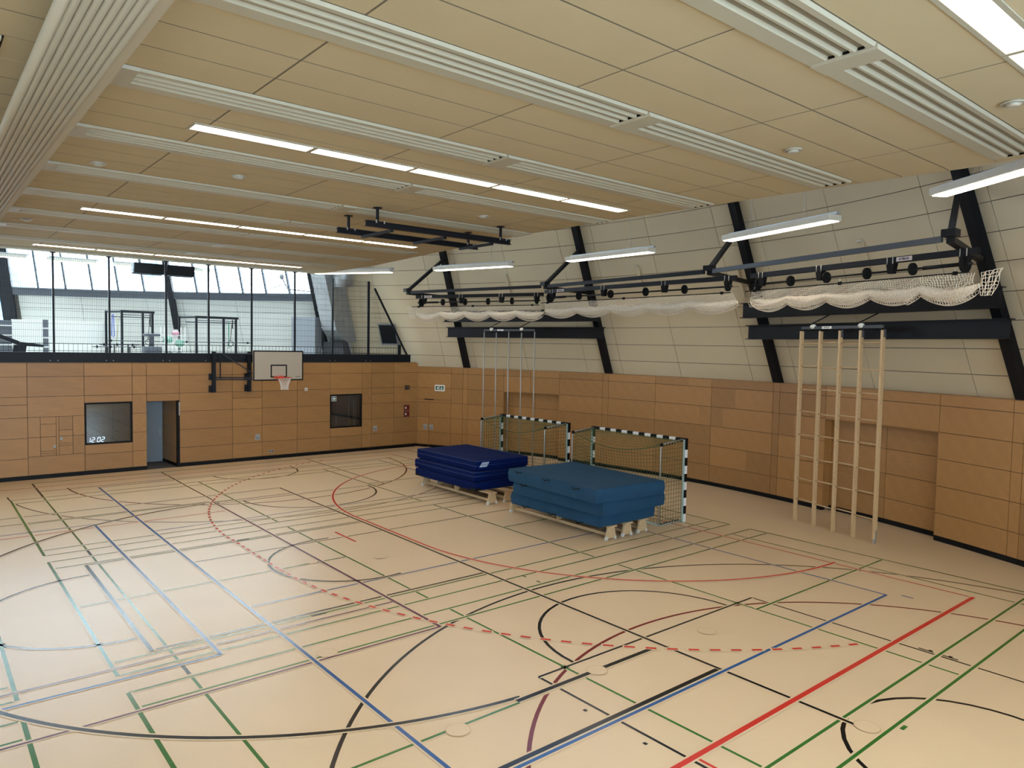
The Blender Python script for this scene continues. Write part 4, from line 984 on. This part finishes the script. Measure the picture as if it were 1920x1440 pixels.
part('frame_tube','anthracite',t,lambda b:b.bar((9.85,BY+.07,2.98),(9.85,BY+.07,3.9),.05,.05,up=(0,1,0)))
part('cross_tube','anthracite',t,lambda b:(b.bar((9.3,BY+.05,3.75),(10.6,BY+.05,3.75),.04,.04),b.bar((9.3,BY+.05,3.15),(10.6,BY+.05,3.15),.04,.04)))
part('cross_tube','anthracite',t,lambda b:b.bar((9.27,YE-.12,3.85),(9.9,BY+.08,3.85),.05,.045))

# ------------------------------------------------------------------ gallery fence
YF=YE+.02
t=thing('gallery_fence',(6,YF,3.54),'tall dark wire mesh fence on the gallery edge above the birch wall','fence')
part('edge_beam','anthracite',t,lambda b:b.box(-14,16.0,YF-.04,YF+.10,3.537,3.85))
px=[-13.2,-11.7,-10.2,-8.7,-7.2,-5.7,-4.2,-2.7,-1.2,.33,1.85,3.37,4.88,6.55,7.91,9.39,10.99,12.50,14.04]
for x in px:
    top=6.86 if x<11.5 else 6.74
    w=.028 if x<14 else .042
    p=part('post','anthracite',t,lambda b:b.box(x-w,x+w,YF-.07,YF-.01,3.56,top))
    if x<11.5: part('top_flange','anthracite',p,lambda b:b.box(x-.07,x+.07,YF-.1,YF+.02,top-.01,top+.012))
    if x>2:
        for e in (-.1,.1): part('bolt','alu',p,lambda b:b.disc((x+e,YF-.045,3.60),(0,1,0),.014,.012,8))
def wallx(z): return 15.95-(z-3.6)*.575
for x0,x1 in zip(px[8:],px[9:]+[16.0]):
    def f(b):
        x=x0+.05; last=x0>14
        while x<x1-.02:
            zt=6.72
            if x>14.2: zt=min(6.72,3.6+(15.95-x)/.575-.1)
            if zt>4.2: b.box(x-.0025,x+.0025,YF-.035,YF-.030,4.12,zt)
            x+=.05
        z=4.12
        while z<6.75:
            xe=min(x1-.02,wallx(z)-.12)
            if xe>x0: b.box(x0+.03,xe,YF-.041,YF-.035,z-.003,z+.003)
            z+=.2
    part('mesh_panel','anthracite',t,f)
    def g(b):
        x=x0+.127; xl=min(x1,15.55)
        b.box(x0+.03,xl-.03,YF-.045,YF-.03,4.11,4.13); b.box(x0+.03,xl-.03,YF-.045,YF-.03,3.89,3.905)
        while x<xl-.05: b.box(x-.004,x+.004,YF-.042,YF-.034,3.85,4.12); x+=.127
    part('lower_railing','anthracite',t,g)
part('slanted_strut','anthracite',t,lambda b:b.bar((14.30,YF-.05,6.48),(15.92,YF-.05,3.66),.05,.07))
part('end_post','anthracite',t,lambda b:b.box(15.40,15.52,YF-.08,YF-.01,3.56,4.25))
b=MB(); b.bar((-14,YE+.55,6.98),(8.6,YE+.55,6.98),.06,.07); 
for k in range(20): b.box(-10+k*.95-.03,-10+k*.95+.03,YE+.52,YE+.58,7.0,7.12)
o=b.build('curtain_rail','anthracite'); tag(o,'thin dark rail running along the ceiling edge above the gallery fence','rail')
for x0,x1,l in ((5.78,6.70,'left'),(6.79,7.68,'right')):
    t=thing('gallery_speaker',((x0+x1)/2,YE+.9,6.5),'black box loudspeaker hanging over the gallery, %s of the pair'%l,'loudspeaker','pair of black boxes at the gallery ceiling')
    part('case','black',t,lambda b:b.hexa([(x0,YE+.75,6.50),(x1,YE+.75,6.50),(x1,YE+1.15,6.48),(x0,YE+1.15,6.48)],[(x0,YE+.70,6.84),(x1,YE+.70,6.84),(x1,YE+1.15,6.86),(x0,YE+1.15,6.86)]),bevel=.01)
    part('side_plate','cab_grey',t,lambda b:b.hexa([(x0-.02,YE+.78,6.52),(x0-.002,YE+.78,6.52),(x0-.002,YE+1.12,6.5),(x0-.02,YE+1.12,6.5)],[(x0-.02,YE+.73,6.82),(x0-.002,YE+.73,6.82),(x0-.002,YE+1.12,6.84),(x0-.02,YE+1.12,6.84)]))
    part('hanger','anthracite',t,lambda b:(b.box(x0+.2,x0+.22,YE+.9,YE+.92,6.85,7.05),b.box(x1-.22,x1-.2,YE+.9,YE+.92,6.85,7.05)))

# ------------------------------------------------------------------ gallery gym
RT=lambda px_: math.tan(math.atan((px_-960)/1358.42)*1.0+YAW)   # bearing helper for X/Y ratio
def gx(r,Y): return r*Y
# low white partition with dark shelf fields
t=thing('partition',(4.6,33,ZG),'low white partition behind the gallery gym with dark shelves at its left','partition')
part('panel','gallery_white',t,lambda b:b.box(2.96,6.7,33,33.25,ZG+.005,4.96),bevel=.01); part('panel','gallery_white',t,lambda b:b.box(-3,2.3,33.2,33.4,ZG+.005,4.93))
part('shelf_field','cab_dark',t,lambda b:b.box(2.30,2.96,33.05,33.2,ZG+.005,4.92))
for k in range(4): part('shelf_board','gallery_white',t,lambda b:b.box(2.3,2.96,32.98,33.05,3.62+.36*k,3.66+.36*k))
for k in range(4): part('dark_slot','cab_dark',t,lambda b:b.box(3.94,4.12,32.985,33.0,3.6+.36*k,3.90+.36*k))
def rack(x0,x1,y,top,label,blue):
    t=thing('power_rack',((x0+x1)/2,y,ZG),label,'power rack','two black power racks in the gallery gym')
    xm=x0+(x1-x0)*.66; d=1.1; z0=ZG+.005
    for x,yy in ((x0,y),(xm,y),(x1,y+.15),(x0-.35,y+d)):
        part('upright','anthracite',t,lambda b:b.box(x-.038,x+.038,yy-.038,yy+.038,z0,top))
    part('top_beam','anthracite',t,lambda b:b.box(x0-.04,x1+.04,y-.04,y+.04,top-.09,top)); part('top_beam','anthracite',t,lambda b:b.bar((x0,y,top-.05),(x0-.35,y+d,top-.05),.06,.07)); part('pull_up_bar','steel_grey',t,lambda b:b.tube([(x0-.3,y+.4,top-.25),(x1,y+.2,top-.25)],.02,8)); part('pull_up_bar','steel_grey',t,lambda b:b.tube([(x0,y,top-.17),(x1,y+.15,top-.17)],.016,8))
    part('barbell','steel_grey',t,lambda b:b.tube([(x0-.55,y-.1,ZG+1.02),(x1+.55,y-.1,ZG+1.02)],.016,8))
    for x in (x0-.4,x1+.4): part('barbell_collar','rubber',t,lambda b:b.disc((x,y-.1,ZG+1.02),(1,0,0),.04,.06,12))
    part('gym_ring','rubber',t,lambda b:b.tube([((xm+x1)/2+.11*cos(2*pi*k/20),y-.02,ZG+.98+.11*sin(2*pi*k/20)) for k in range(20)],.013,6,closed=True))
    part('ring_strap','rubber',t,lambda b:(b.bar(((xm+x1)/2-.01,y-.02,ZG+1.09),((xm+x1)/2+.06,y,top-.3),.03,.01),b.bar(((xm+x1)/2+.08,y-.02,ZG+1.6),((xm+x1)/2+.08,y,top-.1),.035,.01)))
    part('resistance_band','strap_blue' if blue else 'equip_green',t,lambda b:b.tube([(x0-.24,y+.5,top-.15),(x0-.26,y+.5,top-1.0),(x0-.2,y+.5,top-1.05),(x0-.17,y+.5,top-1.0),(x0-.2,y+.5,top-.15)],.014,6) if blue else b.tube([(x1-.35,y,top-.2),(x1-.33,y,top-1.3)],.018,6))
    if blue: part('resistance_band','strap_yel',t,lambda b:b.tube([(x0-.10,y+.1,top-.15),(x0-.14,y+.1,top-.9),(x0-.2,y+.1,top-1.6),(x0-.18,y+.1,z0+.3)],.016,6))
    return t
rack(6.42,7.56,31.75,5.42,'black power rack with blue band in the gallery gym, left one',True)
rack(8.88,10.50,30.6,5.27,'black power rack with green band in the gallery gym, behind the hoop frame',False)
t=thing('wire_trolley',(8.1,31,ZG),'pale wire trolley with green balls between the gallery racks','trolley')
def f(b):
    x0,x1,y0,y1,z0,z1=7.72,8.48,30.7,31.3,ZG+.05,4.82
    for x in (x0,x1):
        for y in (y0,y1): b.tube([(x,y,z0),(x,y,z1)],.013,5)
    for k in range(9):
        z=z0+(z1-.35-z0)*k/8; b.tube([(x0,y0,z),(x1,y0,z)],.006,4); b.tube([(x0,y1,z),(x1,y1,z)],.006,4)
    for k in range(12): x=x0+(x1-x0)*k/11; b.tube([(x,y0,z0),(x,y0,z1-.35)],.005,4)
part('frame','net_hoop',t,f)
for k,(x,z,m) in enumerate(((7.92,4.28,'equip_green'),(8.2,4.55,'pink'),(7.92,3.72,'cab_dark'),(8.31,3.66,'cab_dark'),(8.35,4.15,'equip_green'))):
    o=part('exercise_ball' ,m,None,lambda b:b.ball((x,31,z),.17 if k!=1 else .14,1.1,1,.85))
    tag(o,['green exercise ball high in the wire trolley','pink exercise ball on top of the wire trolley','dark ball low at left in the wire trolley','dark ball low at right in the wire trolley','green exercise ball at right edge of the wire trolley'][k],'ball','balls in the gallery trolley')
t=thing('weight_machine',(7.2,30.6,ZG),'low dark gym machine with round guards beside the wire trolley','gym machine')
part('body','cab_dark',t,lambda b:b.box(6.95,7.55,30.4,31.0,ZG+.02,4.02),bevel=.04)
for x in (7.1,7.4): part('round_guard','steel_grey',t,lambda b:[b.tube([(x+r*cos(2*pi*k/20),30.37,3.78+r*sin(2*pi*k/20)) for k in range(20)],.006,4,closed=True) for r in (.05,.09,.13)])
part('seat','steel_grey',t,lambda b:b.box(6.95,7.5,30.4,30.9,4.42,4.52),bevel=.04); part('seat_post','cab_dark',t,lambda b:b.box(7.15,7.3,30.6,30.7,4.0,4.42))
t=thing('treadmill',(2.7,28.6,ZG),'dark treadmill at the left end of the gallery','treadmill')
part('console_arm','anthracite',t,lambda b:(b.hexa([(2.15,28.4,4.27),(2.75,28.4,4.02),(2.75,28.8,4.02),(2.15,28.8,4.27)],[(2.15,28.4,4.42),(2.75,28.4,4.16),(2.75,28.8,4.16),(2.15,28.8,4.42)])),bevel=.02)
part('handrail','anthracite',t,lambda b:b.hexa([(2.7,28.45,4.02),(3.42,28.45,3.97),(3.42,28.55,3.97),(2.7,28.55,4.02)],[(2.7,28.45,4.15),(3.42,28.45,4.06),(3.42,28.55,4.06),(2.7,28.55,4.15)]),bevel=.02)
part('support','anthracite',t,lambda b:b.hexa([(2.45,28.45,ZG+.15),(2.85,28.45,ZG+.15),(2.85,28.7,ZG+.15),(2.45,28.7,ZG+.15)],[(2.60,28.45,4.04),(2.95,28.45,4.04),(2.95,28.7,4.04),(2.60,28.7,4.04)]))
part('deck','cab_dark',t,lambda b:b.box(2.0,3.9,28.1,29.0,ZG+.01,ZG+.17),bevel=.02)
for k,(x0,x1,y,z,l) in enumerate(((5.2,6.85,30.6,3.99,'lower one'),(5.5,6.88,31.0,4.07,'upper one'))):
    t=thing('barbell',((x0+x1)/2,y,z),'steel barbell lying across low stands in front of the left rack, '+l,'barbell','barbells in front of the left rack')
    part('bar','steel_grey',t,lambda b:b.tube([(x0,y,z),(x1,y,z)],.015,8))
    for x in (x0+.15,x0+.6,x1-.25): part('weight_disc','rubber',t,lambda b:b.disc((x,y,z),(1,0,0),.05,.05,14))
    for x in (x0+.5,x1-.4): part('stand','anthracite',t,lambda b:b.box(x-.02,x+.02,y-.02,y+.02,ZG+.005,z))
# grey cupboard and big silver duct
b=MB(); 
t=thing('grey_cupboard',rad(39.6,22.4,ZG),'tall plain grey cupboard at the foot of the silver duct','cupboard')
u,v=uvw(39.6); c=rad(39.6,22.45,0)
part('body','cab_grey',t,lambda b:b.hexa([(p.x,p.y,ZG+.01) for p in (c-v*.62-u*.3,c-v*.62+u*.3,c+v*.42+u*.3,c+v*.42-u*.3)],[(p.x,p.y,5.32) for p in (c-v*.62-u*.3,c-v*.62+u*.3,c+v*.42+u*.3,c+v*.42-u*.3)]))
t=thing('air_duct',rad(36.8,22,3.6),'large silver ventilation duct leaning up the gallery wall','duct')
def dsec(z,o=0):   # four corners at height z
    return [rad(37.6,rz(z)-1.0+o,z),rad(36.0,rz(z)-1.0+o,z),rad(35.4,rz(z)+.15,z),rad(38.4,rz(z)+.15,z)]
def f(b):
    zz=[4.35,4.5,4.8,5.4,6.0,6.6,7.1,7.8,9.5]; oo=[.75,.35,.05,0,0,0,0,0,0]
    S_=[dsec(z,o) for z,o in zip(zz,oo)]
    for A_,B2 in zip(S_,S_[1:]):
        for k in range(4): b.face([A_[k],A_[(k+1)%4],B2[(k+1)%4],B2[k]][::-1],smooth=True)
    b.face(S_[0]); 
part('shaft','galv',t,f)
for z in (4.9,5.6,6.3,7.0):
    S_=dsec(z,0); part('flange','galv',t,lambda b:[b.bar(S_[k],S_[(k+1)%4],.03,.05) for k in (0,1,3)])
part('elbow','galv',t,lambda b:b.tube([rad(34.9,rz(6.9)-.3,6.55),rad(34.9,rz(7.1)-.25,6.95),rad(34.6,rz(7.4)-.1,7.3),rad(34.0,rz(8)-.1,8.0)],.42,20))
part('base_box','cab_dark',t,lambda b:b.hexa([rad(38.3,rz(4.3)-.9,ZG+.02),rad(35.4,rz(4.3)-.9,ZG+.02),rad(35.4,rz(4.3),ZG+.02),rad(38.3,rz(4.3),ZG+.02)],[rad(38.3,rz(4.3)-.5,4.33),rad(36.2,rz(4.3)-.5,4.33),rad(36.2,rz(4.3),4.33),rad(38.3,rz(4.3),4.33)]))
t=thing('wall_screen',rad(31.6,rz(4.6),4.25),'black framed panel tilted on the wall behind the end of the fence','panel')
def sl(b,a0,a1,z0,z1,o0,o1): cbar(b,a0,a1,z0,z1,o0,o1,1)
part('dark_face','black',t,lambda b:sl(b,30.72,32.45,4.30,5.06,.12,.2)); part('frame','cab_grey',t,lambda b:(sl(b,30.66,32.52,4.24,4.30,.09,.22),sl(b,30.66,32.52,5.06,5.11,.09,.22),sl(b,32.45,32.52,4.30,5.06,.09,.22),sl(b,30.66,30.72,4.30,5.06,.09,.22)))
t=thing('camera_arm',rad(40.6,22.0,6.4),'thin angled device arm in front of the last gallery window','arm')
c=rad(40.3,21.6,0); u,v=uvw(40.3)
part('arm','cab_grey',t,lambda b:(b.bar(c+v*.0+Z(6.35),c+v*.28+Z(6.85),.04,.04),b.bar(c+v*.28+Z(6.55),c+v*.0+Z(6.6),.03,.03),b.bar(c+v*.30+Z(6.60),c+v*.75+Z(6.38),.03,.03)))
part('head','cab_grey',t,lambda b:b.ball(c+v*.3+Z(6.9),.09,1,1,1.3)); part('mount','cab_grey',t,lambda b:b.bar(c+Z(6.40),rad(39.3,rz(6.4)+.1,6.40),.04,.04))
# small hooks behind the nets on the white wall
for k,(a,z) in enumerate(((17.0,6.88),(2.9,6.9),(-16.2,6.85),(-6.2,6.55))):
    t=thing('wall_hook',rad(a,rz(z)+.2,z),'small pale pipe bracket on the white leaning wall, %s'%['above the far net','above the middle net','left of the right-hand column','behind the middle outrigger'][k],'wall bracket','pale pipe brackets on the white wall')
    u,v=uvw(a)
    part('cap','lamp_side',t,lambda b:b.bar(rad(a,rz(z)+.24,z),rad(a,rz(z)+.12,z+.02),.10,.05)); part('down_pipe','white_panel',t,lambda b:b.bar(rad(a,rz(z)+.2,z),rad(a,rz(z-.75)+.2,z-.75),.11,.05))
